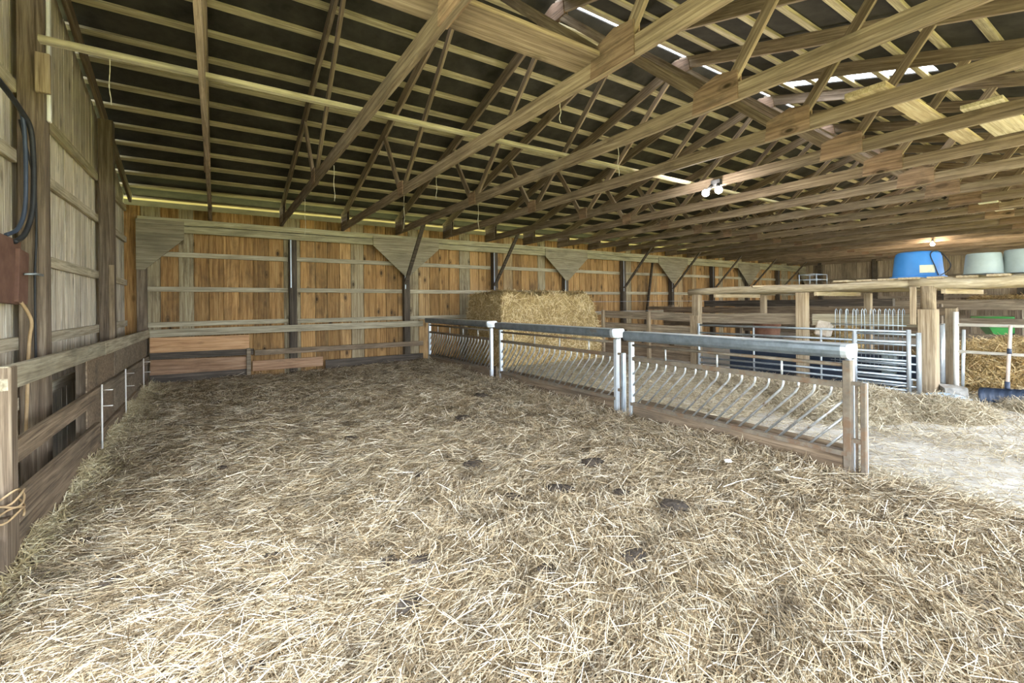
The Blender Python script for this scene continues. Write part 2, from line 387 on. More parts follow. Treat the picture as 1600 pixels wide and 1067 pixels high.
# knee braces from the posts up to the truss chords
for n, i in enumerate((2, 3, 5, 6, 7, 8, 9)):
    x = TX(2 * i - 1) if False else PX(i) - .06
    o = beam('knee_brace', (x, 10.25, 1.86), (x, 9.05, 3.16), .085, .036, M['postd'], None, (1, 0, 0))
    tag(o, 'thin slanting brace from a back wall post to a truss, %s along from the corner' % ORD[n], 'brace', 'knee braces of the back wall')
o = beam('leaning_pole', (11.95, 10.3, -.02), (12.55, 10.36, 2.75), .08, .05, M['postd'], None, (0, 1, 0)); tag(o, 'dark pole leaning on the back wall behind the pens', 'pole')

# ------------------------------------------------------------------ trusses
def make_truss():
    X = TX(0); t = thing('roof_truss', None, 'truss', (X, YR, ZC), 'roof trusses')
    y0, y1 = -1.56, 10.46
    beam('bottom_chord', (X, y0, ZC + .07), (X, y1, ZC + .07), .14, .04, M['truss'], t)
    d = .075 / math.cos(math.atan(SL))
    for s, ye in ((1, y1), (-1, y0)):
        beam('top_chord', (X, ye, roofz(ye) - .09), (X, YR + s * .015, roofz(YR) - .09 - SL * .015), .165, .04, M['truss'], t)
        nb = YR + s * 2.18; nt = YR + s * 2.98
        beam('web', (X, nb + s * .08, ZC + .1), (X, nt, roofz(nt) - .13), .089, .036, M['truss'], t, (0, -s, .3))
        beam('web', (X, nb - s * .08, ZC + .1), (X, YR + s * .05, ZR - .17), .089, .036, M['truss'], t, (0, s, 1))
        for sx in (-1, 1):
            gx = X + sx * .026
            if s < 0:
                q = [(nb - .2, ZC + .005), (nb + .22, ZC + .005), (nb + .2, ZC + .20), (nb - .02, ZC + .27), (nb - .2, ZC + .24)]
            else:
                q = [(nb - .11, ZC + .005), (nb + .1, ZC + .005), (nb + .12, ZC + .2), (nb - .1, ZC + .21)]
            poly('gusset_plate', gx, sx, q, M['osb'], t)
            ez = roofz(ye)
            poly('gusset_plate', gx, sx, [(ye - s * .03, ZC + .004), (ye - s * .5, ZC + .03), (ye - s * .52, roofz(ye - s * .52) - .14), (ye - s * .03, ez - .05)], M['truss'], t)
    for sx in (-1, 1):
        poly('gusset_plate', X + sx * .026, sx, [(YR - .22, ZR - .27), (YR + .22, ZR - .27), (YR + .2, ZR - .1), (YR, ZR - .03), (YR - .2, ZR - .1)], M['osb'], t)
    return t
def poly(name, x, sx, q, mat, parent):
    n = len(q); h = .006
    c = (x, sum(p[0] for p in q) / n, sum(p[1] for p in q) / n)
    v = [(x - h, *p) for p in q] + [(x + h, *p) for p in q]
    fs = [tuple(range(n)), tuple(range(2 * n - 1, n - 1, -1))] + [(j, j + n, (j + 1) % n + n, (j + 1) % n) for j in range(n)]
    # local X along the barn's width so that the grain runs with the chord
    R = Matrix.Translation(c) @ Matrix.Rotation(PI / 2, 4, 'Z')
    mb = MB(); mb.add(v, fs); return mb.build(name, mat, parent, R)
bpy.context.view_layer.update()
T0 = make_truss(); note(T0)
for k in range(0, 20):
    lab = 'open timber roof truss, %s counting from the pale side wall' % ORD[k]
    if k == 0: T0['label'] = lab
    else: copy_tree(T0, (TX(k), YR, ZC))['label'] = lab
GT = copy_tree(T0, (-1.25, YR, ZC)); GT['label'] = 'pair of end rafters fixed against the gable of the pale side wall'; 
for c in [c for c in bpy.data.objects if c.parent == GT and not c.name.startswith('top_chord')]: bpy.data.objects.remove(c)

# purlins: flat battens across the trusses, under the roof deck
pys = [11.08, 10.652] + [10.212 - .4217 * i for i in range(14)]
npy = [YR - .19 - .43 * i for i in range(14)]
def purlin(y, lab, grp):
    s = 1 if y > YR else -1; z = roofz(y) + .019
    x = Vector((1, 0, 0)); yv = Vector((0, 1, -SL * s)).normalized()
    o = beam('purlin', (XL - .2, y, z), (XR + .2, y, z), .036, .09, M['purlin'], None, (0, SL * s, 1))
    tag(o, lab, 'purlin', grp)
for i, y in enumerate(pys): purlin(y, 'long roof batten above the back wall, %s up from the eave' % ORD[i], 'battens of the slope over the back wall')
for i, y in enumerate(npy): purlin(y, 'long roof batten on the slope over the alley door, %s down from the ridge' % ORD[i], 'battens of the slope over the alley door')

# boards lying on the bottom chords
zt = ZC + .14
def on_chords(label, y, x0, x1, w, t, mat, name='loose_board', cat='board', dy=0, group='boards lying on the trusses'):
    o = beam(name, (x0, y, zt + t / 2 + .001), (x1, y + dy, zt + t / 2 + .001), t, w, mat); return tag(o, label, cat, group)
on_chords('long pale batten crossing the trusses from the thick side-wall post', 4.28, -.98, 12.2, .06, .04, M['girt'], 'tie_batten', 'batten', 0, None)
on_chords('wide brown plank lying across the trusses at the top of the photo', 2.53, .3, 2.42, .29, .035, M['truss'])
on_chords('short pale board on the trusses just under the open roof strip', 1.60, 4.7, 5.0, .3, .05, M['new'])
on_chords('pale board on the trusses below the open roof strip, wider of two', 1.49, 4.9, 6.25, .17, .03, M['new'], dy=.0)
on_chords('pale board on the trusses lower down beyond the wide one', 1.45, 6.5, 7.5, .17, .03, M['new'])
on_chords('greenish pale board on the trusses by the photo\'s right edge', 1.12, 5.9, 7.2, .28, .04, M['brace'])
on_chords('pale board on the trusses behind the twin lamp', 4.23, 15.2, 16.4, .2, .03, M['brace'])
on_chords('bright short board on the trusses above the grey tubs', 2.2, 12.0, 13.4, .25, .03, M['white'])

# ------------------------------------------------------------------ left pen fence
FX = -1.0
t = thing('pen_fence', 'weathered plank pen fence along the pale side wall', 'fence', (FX, 3.8, -.2))
def fb(name, p0, p1, w, mat, th=.04, dx=0, par=None): return beam(name, (FX + dx, *p0), (FX + dx, *p1), w, th, mat, par or t)
fb('top_rail', (3.70, .975), (6.4, .945), .14, M['girt']); fb('top_rail', (6.4, .94), (10.2, .91), .14, M['girt'], dx=.004)
fb('middle_rail', (3.84, .527), (6.35, .502), .135, M['fencew']); fb('middle_rail', (6.3, .51), (10.1, .46), .12, M['fence'], dx=.006)
fb('lower_board', (3.86, .185), (6.1, .13), .18, M['fencew']); fb('lower_board', (3.86, -.02), (6.05, -.05), .2, M['fencew'], dx=-.004)
fb('lower_board', (6.15, .02), (10.1, .02), .2, M['fencew'], dx=-.006)
box('post', (FX - .06, 3.66, -.5), (FX + .02, 3.85, .2), M['fencev'], t); box('post', (FX - .05, 3.70, .2), (FX + .03, 3.80, 1.04), M['fencev'], t)
for y in (5.9, 7.5, 9.0): box('post', (FX - .115, y - .045, -.3), (FX - .025, y + .045, .88), M['post'], t)
box('sheet', (FX - .036, 5.80, .05), (FX - .022, 7.18, .90), M['fencew'], t); box('sheet', (FX - .036, 7.2, .05), (FX - .022, 8.95, .90), M['fence'], t)
box('sheet', (FX - .036, 8.97, .02), (FX - .022, 10.15, .90), M['fence'], t)
lf = thing('low_fence_boards', 'short grey boards beside the near post of the plank pen fence', 'fence', (FX - .03, 2.6, -.3))
for z in (.27, .02, -.2): beam('board', (FX - .03, 2.5, z), (FX - .03, 3.64, z), .16, .04, M['fence'], lf)
box('post', (FX - .12, 2.5, -.5), (FX - .055, 2.62, .4), M['post'], lf)
tw = [(FX + .03 + .02 * math.cos(a), 3.75 + .085 * math.sin(a), .30 + .014 * a / 6 + .01 * math.sin(3 * a)) for a in np.linspace(0, 18, 60)]
tw = [(FX - .005 + .065 * math.cos(a), 3.755 + .10 * math.sin(a), .17 + .005 * a + .02 * math.sin(2.3 * a)) for a in np.linspace(0, 31, 110)]
tag(tube('rope', tw, .006, M['cable'], None, 6), 'old twine wound round the near post of the plank fence', 'rope')
for i, (y, ztop) in enumerate(((6.10, .60), (7.55, .59), (9.27, .56))):
    st = thing('pegged_stake', 'thin white pegged rod on the plank fence, %s' % ('nearest the thick post', 'in the middle of three', 'nearest the corner')[i], 'rod', (FX + .035, y, -.02), 'white pegged rods on the plank fence')
    tube('rod', [(FX + .035, y, -.05), (FX + .035, y, ztop)], .008, M['white'], st, 6)
    for z in (ztop - .06, ztop - .22): tube('peg', [(FX + .035, y, z), (FX + .035 + .09, y - .05, z + .004)], .005, M['white'], st, 6)

# boards of the back wall below the rail
r = tag(beam('kick_rail', (XL + .33, 10.245, .905), (4.15, 10.245, .93), .135, .04, M['girt']), 'pale horizontal rail at hip height on the orange back wall', 'rail')
r = tag(beam('kick_board', (-.98, 10.25, .695), (.55, 10.25, .68), .27, .03, M['orange']), 'bright orange knotty board under the pale rail in the corner', 'board', 'boards at the foot of the back wall')
r = tag(beam('kick_board', (-.98, 10.235, .50), (.62, 10.235, .485), .12, .03, M['darkb']), 'black stained narrow board between the two orange boards in the corner', 'board', 'boards at the foot of the back wall')
r = tag(beam('kick_board', (-.98, 10.25, .30), (.50, 10.25, .27), .27, .03, M['brownb']), 'broad brown-orange board low in the corner', 'board', 'boards at the foot of the back wall')
r = tag(beam('kick_board', (-.98, 10.235, .06), (.52, 10.235, .06), .2, .035, M['darkb']), 'blackened board touching the straw in the corner', 'board', 'boards at the foot of the back wall')
r = tag(beam('kick_board', (.64, 10.24, .46), (4.15, 10.24, .46), .11, .03, M['fencew']), 'long narrow board at knee height on the back wall', 'board', 'boards at the foot of the back wall')
r = tag(beam('kick_board', (.60, 10.25, .2), (1.9, 10.25, .2), .2, .03, M['brownb']), 'short reddish board low on the back wall beside the corner boards', 'board', 'boards at the foot of the back wall')
r = tag(beam('kick_board', (1.95, 10.25, .12), (4.15, 10.25, .12), .2, .03, M['darkb']), 'long dark board along the straw at the back wall', 'board', 'boards at the foot of the back wall')
o = box('kick_post', (.50, 10.16, -.1), (.57, 10.222, .56), M['fence']); tag(o, 'short upright stake at the end of the orange corner boards', 'stake')

# ------------------------------------------------------------------ cables and panel on the side wall
eb = thing('switch_board', 'reddish brown board with ragged edge on the side wall by the black cables', 'board', (-1.27, 4.6, 1.4))
beam('panel', (-1.25, 4.35, 1.66), (-1.25, 4.93, 1.64), .48, .03, M['panelb'], eb); beam('panel', (-1.225, 4.80, 1.62), (-1.225, 5.0, 1.60), .40, .025, M['panelb'], eb)
tube('hook', [(-1.2, 4.86, 1.63), (-1.15, 4.9, 1.635), (-1.13, 4.98, 1.63)], .009, M['galv'], eb, 6)
cab = [('thick black cable hanging beside the thick side-wall post', [(-1.24, 4.5, 2.95), (-1.2, 4.8, 2.85), (-1.17, 4.93, 2.7), (-1.17, 4.95, 2.2), (-1.2, 4.9, 1.95), (-1.23, 4.78, 1.86)], .018, 'black'),
       ('grey-black cable just behind the thick black cable', [(-1.25, 4.45, 2.98), (-1.22, 4.75, 2.9), (-1.2, 4.88, 2.75), (-1.2, 4.9, 2.2), (-1.22, 4.84, 1.98), (-1.25, 4.7, 1.9)], .014, 'navy'),
       ('thin black cable stapled to the face of the thick post', [(-1.23, 4.9, 2.8), (-1.2, 5.09, 2.4), (-1.19, 5.1, 2.0), (-1.2, 5.1, 1.6), (-1.2, 5.1, .9)], .008, 'black'),
       ('tan cable coming out below the reddish brown board', [(-1.22, 4.86, 1.42), (-1.2, 4.93, 1.34), (-1.19, 4.97, 1.25), (-1.2, 4.94, 1.05), (-1.22, 4.93, .3)], .011, 'cable')]
def smooth_path(p, n=6):
    out = []; P = [Vector(q) for q in p]
    for i in range(len(P) - 1):
        a, b, c, d = P[max(i - 1, 0)], P[i], P[i + 1], P[min(i + 2, len(P) - 1)]
        for k in range(n):
            s = k / n
            out.append(.5 * ((2 * b) + (c - a) * s + (2 * a - 5 * b + 4 * c - d) * s * s + (3 * b - a - 3 * c + d) * s ** 3))
    return out + [P[-1]]
for lab, p, rad, m in cab: tag(tube('cable', smooth_path(p), rad, M[m], None, 8), lab, 'cable', 'cables on the side wall')

# ------------------------------------------------------------------ feed fence
GX = 4.2
def feed_panel(y0, y1, z0, label, endframe):
    t = thing('feed_fence', label, 'feed fence', (GX, y0, z0), 'feed fence panels')
    ztop, zsec, zbot = z0 + .86, z0 + .70, z0 + .165
    tube('top_rail', [(GX, y0, ztop), (GX, y1, ztop)], .016, M['rust'], t)
    beam('second_rail', (GX, y0, zsec), (GX, y1, zsec), .045, .035, M['rust'], t)
    c = MB(); c.box((GX - .035, y0, zbot - .025), (GX + .03, y1, zbot + .012)); c.build('bottom_channel', M['rust'], t, Matrix.Translation((GX, y0, zbot)))
    beam('kick_board', (GX - .012, y0 + .03, z0 + .018), (GX - .012, y1 - .03, z0 + .018), .24, .03, M['kick'], t); beam('back_board', (GX + .13, y0 + .03, z0 + .06), (GX + .13, y1 - .03, z0 + .06), .26, .03, M['kick'], t)
    for yy in np.arange(y0 + .5, y1 - .2, .62): tube('short_bar', [(GX, yy, zsec), (GX, yy, ztop)], .010, M['bar'], t, 6)
    yb = y0 + .14; n = 0; k1 = 1.046
    yt = y0 - .262
    while yt < y1 - .03:
        zb = z0 + .615
        if yt > y0 + .04:
            p = [(GX, yt, zsec - .01), (GX, yt, zb + .03), (GX, yt + .006, zb + .008), (GX, yt + .02, zb - .02)]
        else:
            p = [(GX, y0 + .015, zb - k1 * (y0 + .015 - yt))]
        ye = yt + .42; zz = zbot
        if ye > y1 - .015: ye = y1 - .015; zz = zb - k1 * (ye - yt)
        p.append((GX, ye, zz)); tube('bar', p, .0105, M['bar'], t, 6); yt += .125
    box('end_post', (GX - .03, y0 - .03, z0 - .12), (GX + .025, y0 + .025, z0 + .9), M['rust'] if y0 < 2 else M['galvw'], t); 
    box('end_post', (GX - .03, y1 - .02, z0 - .12), (GX + .025, y1 + .03, z0 + .9), M['galvw'], t)
    tube('gutter_prop', [(GX + .005, y0 - .005, z0 + .5), (GX + .005, y0 - .005, z0 + .96)], .022, M['galvw'], t)
    # adjoining link frame with rungs
    if endframe:
        fr = box('link_frame', (GX - .02, y0 - .125, z0 - .04), (GX + .02, y0 - .09, z0 + .73), M['rust'] if y0 < 2 else M['galv'], t)
        box('link_frame', (GX + .022, y0 - .125, z0 - .04), (GX + .034, y0 - .085, z0 + .735), M['galvw'], t)
        beam('link_rung', (GX, y0 - .1, z0 + .72), (GX, y0, z0 + .72), .03, .03, M['rust'], t); beam('link_rung', (GX, y0 - .1, z0 + .27), (GX, y0, z0 + .27), .035, .03, M['rust'], t)
        tube('link_rod', [(GX, y0 - .06, z0 + .0), (GX, y0 - .06, z0 + .7)], .009, M['rust'], t, 6)
        box('post_face', (GX + .026, y0 - .034, z0 - .12), (GX + .046, y0 + .02, z0 + .91), M['galvw'], t)
    # closed trough on top
    gy0, gy1 = y0 - .02, y1 + .05; gz = z0 + .918
    prof = [(-.085, .108), (-.097, .103), (-.104, .09), (-.105, .06), (-.10, .03), (-.088, .01), (-.07, 0.), (.07, 0.), (.088, .01), (.10, .03), (.105, .06), (.104, .09), (.097, .103), (.085, .108)]
    mb = MB(); m = len(prof)
    v = [(GX + a, gy0, gz + b) for a, b in prof] + [(GX + a, gy1, gz + b) for a, b in prof]
    mb.add(v, [(i, i + m, (i + 1) % m + m, (i + 1) % m) for i in range(m)] + [tuple(range(m)), tuple(range(2 * m - 1, m - 1, -1))])
    g = mb.build('trough', M['galvd'], t, Matrix.Translation((GX, gy0, gz)))
    mb = MB(); mb.box((GX - .088, gy0 + .004, gz + .1082), (GX + .088, gy1 - .004, gz + .111)); mb.build('trough_lid', M['galvw'], g, Matrix.Translation((GX, gy0, gz)))  # steel brighter than the trough: grazing daylight on its top put into colour
    mb = MB(); 
    v = [(GX + a * 1.03, gy0 - .012, gz + b * 1.02) for a, b in prof] + [(GX + a * 1.03, gy0 + .03, gz + b * 1.02) for a, b in prof]
    mb.add(v, [(i, i + m, (i + 1) % m + m, (i + 1) % m) for i in range(m)] + [tuple(range(m)), tuple(range(2 * m - 1, m - 1, -1))])
    mb.build('end_cap', M['galvw'], g, Matrix.Translation((GX, gy0, gz)))
    return t
feed_panel(1.56, 3.79, 0.0, 'galvanized slant-bar feed fence panel ending at the open alley floor', True)
feed_panel(4.04, 6.78, .02, 'galvanized slant-bar feed fence panel in the middle of the row', True)
feed_panel(7.12, 9.95, .035, 'galvanized slant-bar feed fence panel meeting the back wall', False)

# ------------------------------------------------------------------ straw: real strands
def strands(name, P, ang, L, wdt, tilt, mat, parent=None, bend=.12, seg=2, lift=None):
    """P (n,3) centres; each strand a bent ribbon lying near the surface"""
    n = len(P); d = np.stack([np.cos(ang), np.sin(ang), np.sin(tilt)], 1); d /= np.linalg.norm(d, axis=1)[:, None]
    side = np.stack([-np.sin(ang), np.cos(ang), rng.normal(0, .55, n)], 1); side /= np.linalg.norm(side, axis=1)[:, None]
    cur = np.stack([-np.sin(ang), np.cos(ang), rng.normal(0, .35, n)], 1) * (rng.normal(0, bend, n) * L)[:, None]
    V = []
    for i in range(seg + 1):
        s = i / seg - .5
        c = P + d * (s * L)[:, None] + cur * (.25 - s * s)
        wf = wdt * (1. if i < seg else .75)
        V.append(c + side * wf[:, None] * .5); V.append(c - side * wf[:, None] * .5)
    V = np.stack(V, 1).reshape(-1, 3); k = 2 * (seg + 1); base = np.arange(n)[:, None] * k
    Q = np.concatenate([base + np.array([[2 * i, 2 * i + 1, 2 * i + 3, 2 * i + 2]]) for i in range(seg)], 1).reshape(-1, 4)
    me = bpy.data.meshes.new(name); me.vertices.add(len(V)); me.vertices.foreach_set('co', V.astype(np.float32).ravel())
    me.loops.add(Q.size); me.loops.foreach_set('vertex_index', Q.astype(np.int32).ravel())
    me.polygons.add(len(Q)); me.polygons.foreach_set('loop_start', np.arange(0, Q.size, 4, dtype=np.int32)); me.polygons.foreach_set('loop_total', np.full(len(Q), 4, np.int32))
    me.update(calc_edges=True); me.materials.append(mat)
    return put(bpy.data.objects.new(name, me), Matrix(), parent)
NZ = {}
def grid_h(f, x0, x1, y0, y1, st):
    nx, ny = int((x1 - x0) / st) + 2, int((y1 - y0) / st) + 2
    H = np.array([[f(x0 + i * st, y0 + j * st) for j in range(ny)] for i in range(nx)])
    def h(x, y):
        u = np.clip((x - x0) / st, 0, nx - 1.001); v = np.clip((y - y0) / st, 0, ny - 1.001)
        i = u.astype(int); j = v.astype(int); a = u - i; b = v - j
        return H[i, j] * (1 - a) * (1 - b) + H[i + 1, j] * a * (1 - b) + H[i, j + 1] * (1 - a) * b + H[i + 1, j + 1] * a * b
    return H, h, nx, ny
BX0, BX1, BY0, BY1, BS = -1.3, 4.75, -.6, 10.28, .05
Hb, hb, nx, ny = grid_h(bedz, BX0, BX1, BY0, BY1, BS)
bv = [(BX0 + i * BS, BY0 + j * BS, float(Hb[i, j])) for i in range(nx) for j in range(ny)]
bf = [(i * ny + j, (i + 1) * ny + j, (i + 1) * ny + j + 1, i * ny + j + 1) for i in range(nx - 1) for j in range(ny - 1)]
bed = mobj('bedding_ground', bv, bf, M['bedding'], None, None, True); struct(bed)
def dens(n, fd):
    out = []; tot = 0
    while tot < n:
        x = rng.uniform(-1.0, 4.62, 200000); y = rng.uniform(.15, 10.15, 200000)
        d = np.hypot(x, y)
        fwd = x * .547 + y * .837; lat = np.abs(x * .837 - y * .547)
        k = (rng.uniform(0, 1, len(x)) < fd(d)) & (lat < 1.2 * fwd + .35) & (fwd > 1.3)
        edge = np.clip((x - 4.05) / .5, 0, 1) + np.clip((x - 3.3 - .9 * y) * 1.0, 0, 1) * (y < 1.4)
        k &= rng.uniform(0, 1, len(x)) > edge * .93
        out.append(np.stack([x[k], y[k]], 1)); tot += k.sum()
    return np.concatenate(out)[:n]
def straw_bed(name, n, fd, Lr, wr, label, up=0.):
    q = dens(n, fd); x, y = q[:, 0], q[:, 1]; d = np.hypot(x, y)
    # a lie that drifts over the floor: combed along the barn on the left, tangled towards the fence
    a0 = .55 + .6 * np.sin(x * .9 + 1.) * np.cos(y * .7) + .5 * np.sin(x * 2.3 + y * 1.7)
    spread = np.where(rng.uniform(0, 1, n) < .42, .35, 1.6)
    ang = a0 + rng.normal(0, 1, n) * spread
    L = rng.uniform(*Lr, n) * np.where(rng.uniform(0, 1, n) < .12, 1.7, 1.); w = rng.uniform(*wr, n) * (1 + .13 * np.clip(d - 2, 0, 8))
    z = hb(x, y) + np.abs(rng.normal(0, .016, n)) + .004 + up
    tl = rng.normal(0, .2, n)
    return tag(strands(name, np.stack([x, y, z], 1), ang, L, w, tl, M['strawnear']), label, 'straw', None, 'stuff')
straw_bed('straw_bedding', 270000, lambda d: np.clip((2.6 / np.maximum(d, .5)) ** 1.25, 0, 1), (.06, .25), (.0016, .0037), 'loose pale straw bedding covering the pen floor')

q = rng.uniform(0, 1, 9000); xx = -.97 + .34 * q ** 2.2; yy = rng.uniform(3.2, 10.1, 9000); zz = hb(xx, yy) + .10 * np.exp(-(xx + .97) / .1) * rng.uniform(0, 1, 9000) * (1 + .6 * np.sin(yy * 5))
tag(strands('edge_straw', np.stack([xx, yy, zz], 1), rng.uniform(0, 2 * PI, 9000), rng.uniform(.06, .22, 9000), rng.uniform(.003, .006, 9000), rng.normal(0, .5, 9000), M['edge']), 'bright yellow straw banked up along the plank pen fence', 'straw', None, 'stuff')
nf = 9000; yy = rng.uniform(1.6, 9.8, nf); xx = 4.13 - np.abs(rng.normal(0, .13, nf)); zz = hb(xx, yy) + .09 * np.exp(-(4.15 - xx) / .1) * rng.uniform(0, 1, nf) * (1 + .7 * np.sin(yy * 3.3))
tag(strands('fence_foot_straw', np.stack([xx, yy, zz], 1), rng.uniform(0, 2 * PI, nf), rng.uniform(.06, .24, nf), rng.uniform(.003, .006, nf), rng.normal(0, .55, nf), M['strawnear']), 'tangled straw heaped at the foot of the slant-bar feed fence', 'straw', None, 'stuff')
# dung clumps in the bedding
def onz(px, py, z=0.):
    F, hy, yaw, R = 708.56, 475.04, .5793, -.0094
    fx, fy = math.sin(yaw), math.cos(yaw); rx, ry = math.cos(yaw), -math.sin(yaw); c, s = math.cos(R), math.sin(R)
    u, v = (px - 800) / F, -(py - hy) / F
    d = (fx + u * rx * c - v * rx * s, fy + u * ry * c - v * ry * s, u * s + v * c); t = (z - 1.37) / d[2]
    return d[0] * t, d[1] * t
dpx = [(915, 711, .05), (925, 727, .09), (740, 728, .08), (723, 657, .10), (875, 770, .09), (969, 781, .07), (1053, 800, .08), (856, 897, .05), (990, 880, .07), (800, 784, .06),
       (751, 623, .09), (256, 997, .035), (294, 1025, .04), (395, 1023, .045), (426, 859, .06), (258, 775, .06), (423, 787, .05), (137, 819, .05), (337, 931, .04),
       (172, 886, .05), (527, 810, .045), (610, 885, .06), (658, 893, .06), (655, 745, .06), (470, 940, .045), (640, 950, .06), (350, 722, .06), (378, 690, .06), (550, 686, .07)]
dpx.sort(key=lambda p: -p[1])
for i, (px, py, r) in enumerate(dpx):
    x, y = onz(px, py); z = bedz(x, y); bm = bmesh.new(); bmesh.ops.create_icosphere(bm, subdivisions=3, radius=1)
    for v in bm.verts:
        n = noise.noise(v.co * 2.1 + Vector((i * 7.3, 0, 0))) * .35 + noise.noise(v.co * 5.5 + Vector((0, i * 3.1, 0))) * .22
        v.co = v.co * (1 + n); v.co.x *= r * 1.15; v.co.y *= r * .95; v.co.z *= r * .42
    me = bpy.data.meshes.new('dung_clump'); bm.to_mesh(me); bm.free(); me.polygons.foreach_set('use_smooth', [True] * len(me.polygons)); me.materials.append(M['dung'])
    o = put(bpy.data.objects.new('dung_clump', me), Matrix.Translation((x, y, z + .006 + r * .2)) @ Matrix.Rotation(i * 1.3, 4, 'Z'))
    tag(o, 'dark dung clump in the straw, %s counting up from the photo\'s lower edge' % ORD[i], 'dung', 'dung clumps in the straw')
# torn scraps
for i, (px, py) in enumerate(((1138, 729), (1215, 741))):
    x, y = onz(px, py); z = bedz(x, y) + .02; mb = MB(); m = []
    vv = [(.045 * math.cos(a) * random.uniform(.6, 1.2), .03 * math.sin(a) * random.uniform(.6, 1.2), random.uniform(0, .02)) for a in np.linspace(0, 2 * PI, 9)[:-1]]
    mb.add(vv + [(p[0], p[1], p[2] + .004) for p in vv], [tuple(range(8)), tuple(range(15, 7, -1))] + [(j, j + 8, (j + 1) % 8 + 8, (j + 1) % 8) for j in range(8)])
    o = mobj('paper_scrap', mb.v, mb.f, M['white'], None, Matrix.Translation((x, y, z))); tag(o, 'crumpled white scrap in the straw, %s' % ('one farther from the alley floor', 'one closer to the alley floor')[i], 'scrap', 'white scraps in the straw')

def scatter(name, n, region, L, w, mat, label, hf=None, tiltsd=.15, cat='straw', parent=None, zsd=.01):
    pts = region(n); x, y = pts[:, 0], pts[:, 1]; n = len(x)
    z = (hf(x, y) if hf else np.zeros(n)) + np.abs(rng.normal(0, zsd, n)) + .003
    o = strands(name, np.stack([x, y, z], 1), rng.uniform(0, 2 * PI, n), rng.uniform(*L, n), rng.uniform(*w, n), rng.normal(0, tiltsd, n), mat, parent)
    return tag(o, label, cat, None, 'stuff') if label else o
def rect(x0, x1, y0, y1, pw=1.): return lambda n: np.stack([x0 + (x1 - x0) * rng.uniform(0, 1, n) ** pw, rng.uniform(y0, y1, n)], 1)
scatter('alley_litter', 42000, rect(4.3, 8.3, 3.0, 8.6), (.04, .16), (.004, .008), M['chaff'], 'thin straw litter scattered over the alley behind the feed fence')
scatter('edge_litter', 9000, rect(4.3, 6.4, .2, 3.2, 2.2), (.04, .15), (.003, .005), M['chaff'], 'sparse straw wisps trodden onto the open alley floor')

def heap(name, label, mounds, x0, x1, y0, y1, n, mat, cat='straw', base=.0, L=(.08, .28), w=(.004, .008), tsd=.35, zj=.03):
    def hf(x, y):
        h = base
        for cx, cy, rx, ry, hh, p in mounds:
            d = (abs((x - cx) / rx) ** p + abs((y - cy) / ry) ** p)
            h = max(h, hh * max(0, 1 - d) ** .9 * (1 + .3 * noise.noise(Vector((x * 3, y * 3, cx)))) + (.04 * noise.noise(Vector((x * 7, y * 7, cx))) if d < 1 else 0))
        return h - .02
    H, hh, nx, ny = grid_h(hf, x0, x1, y0, y1, .06)
    v = [(x0 + i * .06, y0 + j * .06, float(H[i, j])) for i in range(nx) for j in range(ny)]
    fs = [(i * ny + j, (i + 1) * ny + j, (i + 1) * ny + j + 1, i * ny + j + 1) for i in range(nx - 1) for j in range(ny - 1)
          if max(H[i, j], H[i + 1, j], H[i, j + 1], H[i + 1, j + 1]) > -.01]
    t = thing(name, label, cat, ((x0 + x1) / 2, (y0 + y1) / 2, 0)); t['kind'] = 'stuff'
    mobj('packed_core', v, fs, M['haycore'] if mat == M['hay'] else M['chaffcore'], t, Matrix(), True)
    def reg(n):
        q = np.stack([rng.uniform(x0, x1, n * 6), rng.uniform(y0, y1, n * 6)], 1); k = (hh(q[:, 0], q[:, 1]) > 0.0) | (rng.uniform(0, 1, len(q)) < .10)
        return q[k][:n]
    o = scatter('loose_strands', n, reg, L, w, mat, None, hh, tsd, zsd=zj, parent=t); o['kind'] = 'stuff'
    return t
heap('straw_spill', 'raked straw lying on the alley in front of the galvanized gate', [(6.9, 2.55, 1.2, .75, .16, 2), (7.3, 1.75, .6, .5, .14, 2), (7.3, 3.6, .6, 1.2, .12, 2), (8.9, 1.2, .8, .4, .08, 2)], 5.6, 9.8, .7, 5.0, 52000, M['chaff'], L=(.07, .24), w=(.003, .0065), tsd=.5, zj=.035)
heap('hay_pile', 'long golden hay pile behind the white pipe rails', [(11.7, 1.7, 1.9, 1.6, .52, 3), (10.3, 1.3, 1.1, 1.6, .24, 2), (12.4, .9, 2.2, 1.7, .50, 3)], 9.2, 14.6, -.4, 3.35, 60000, M['hay'], tsd=.6, L=(.08, .32), w=(.005, .011), zj=.06)

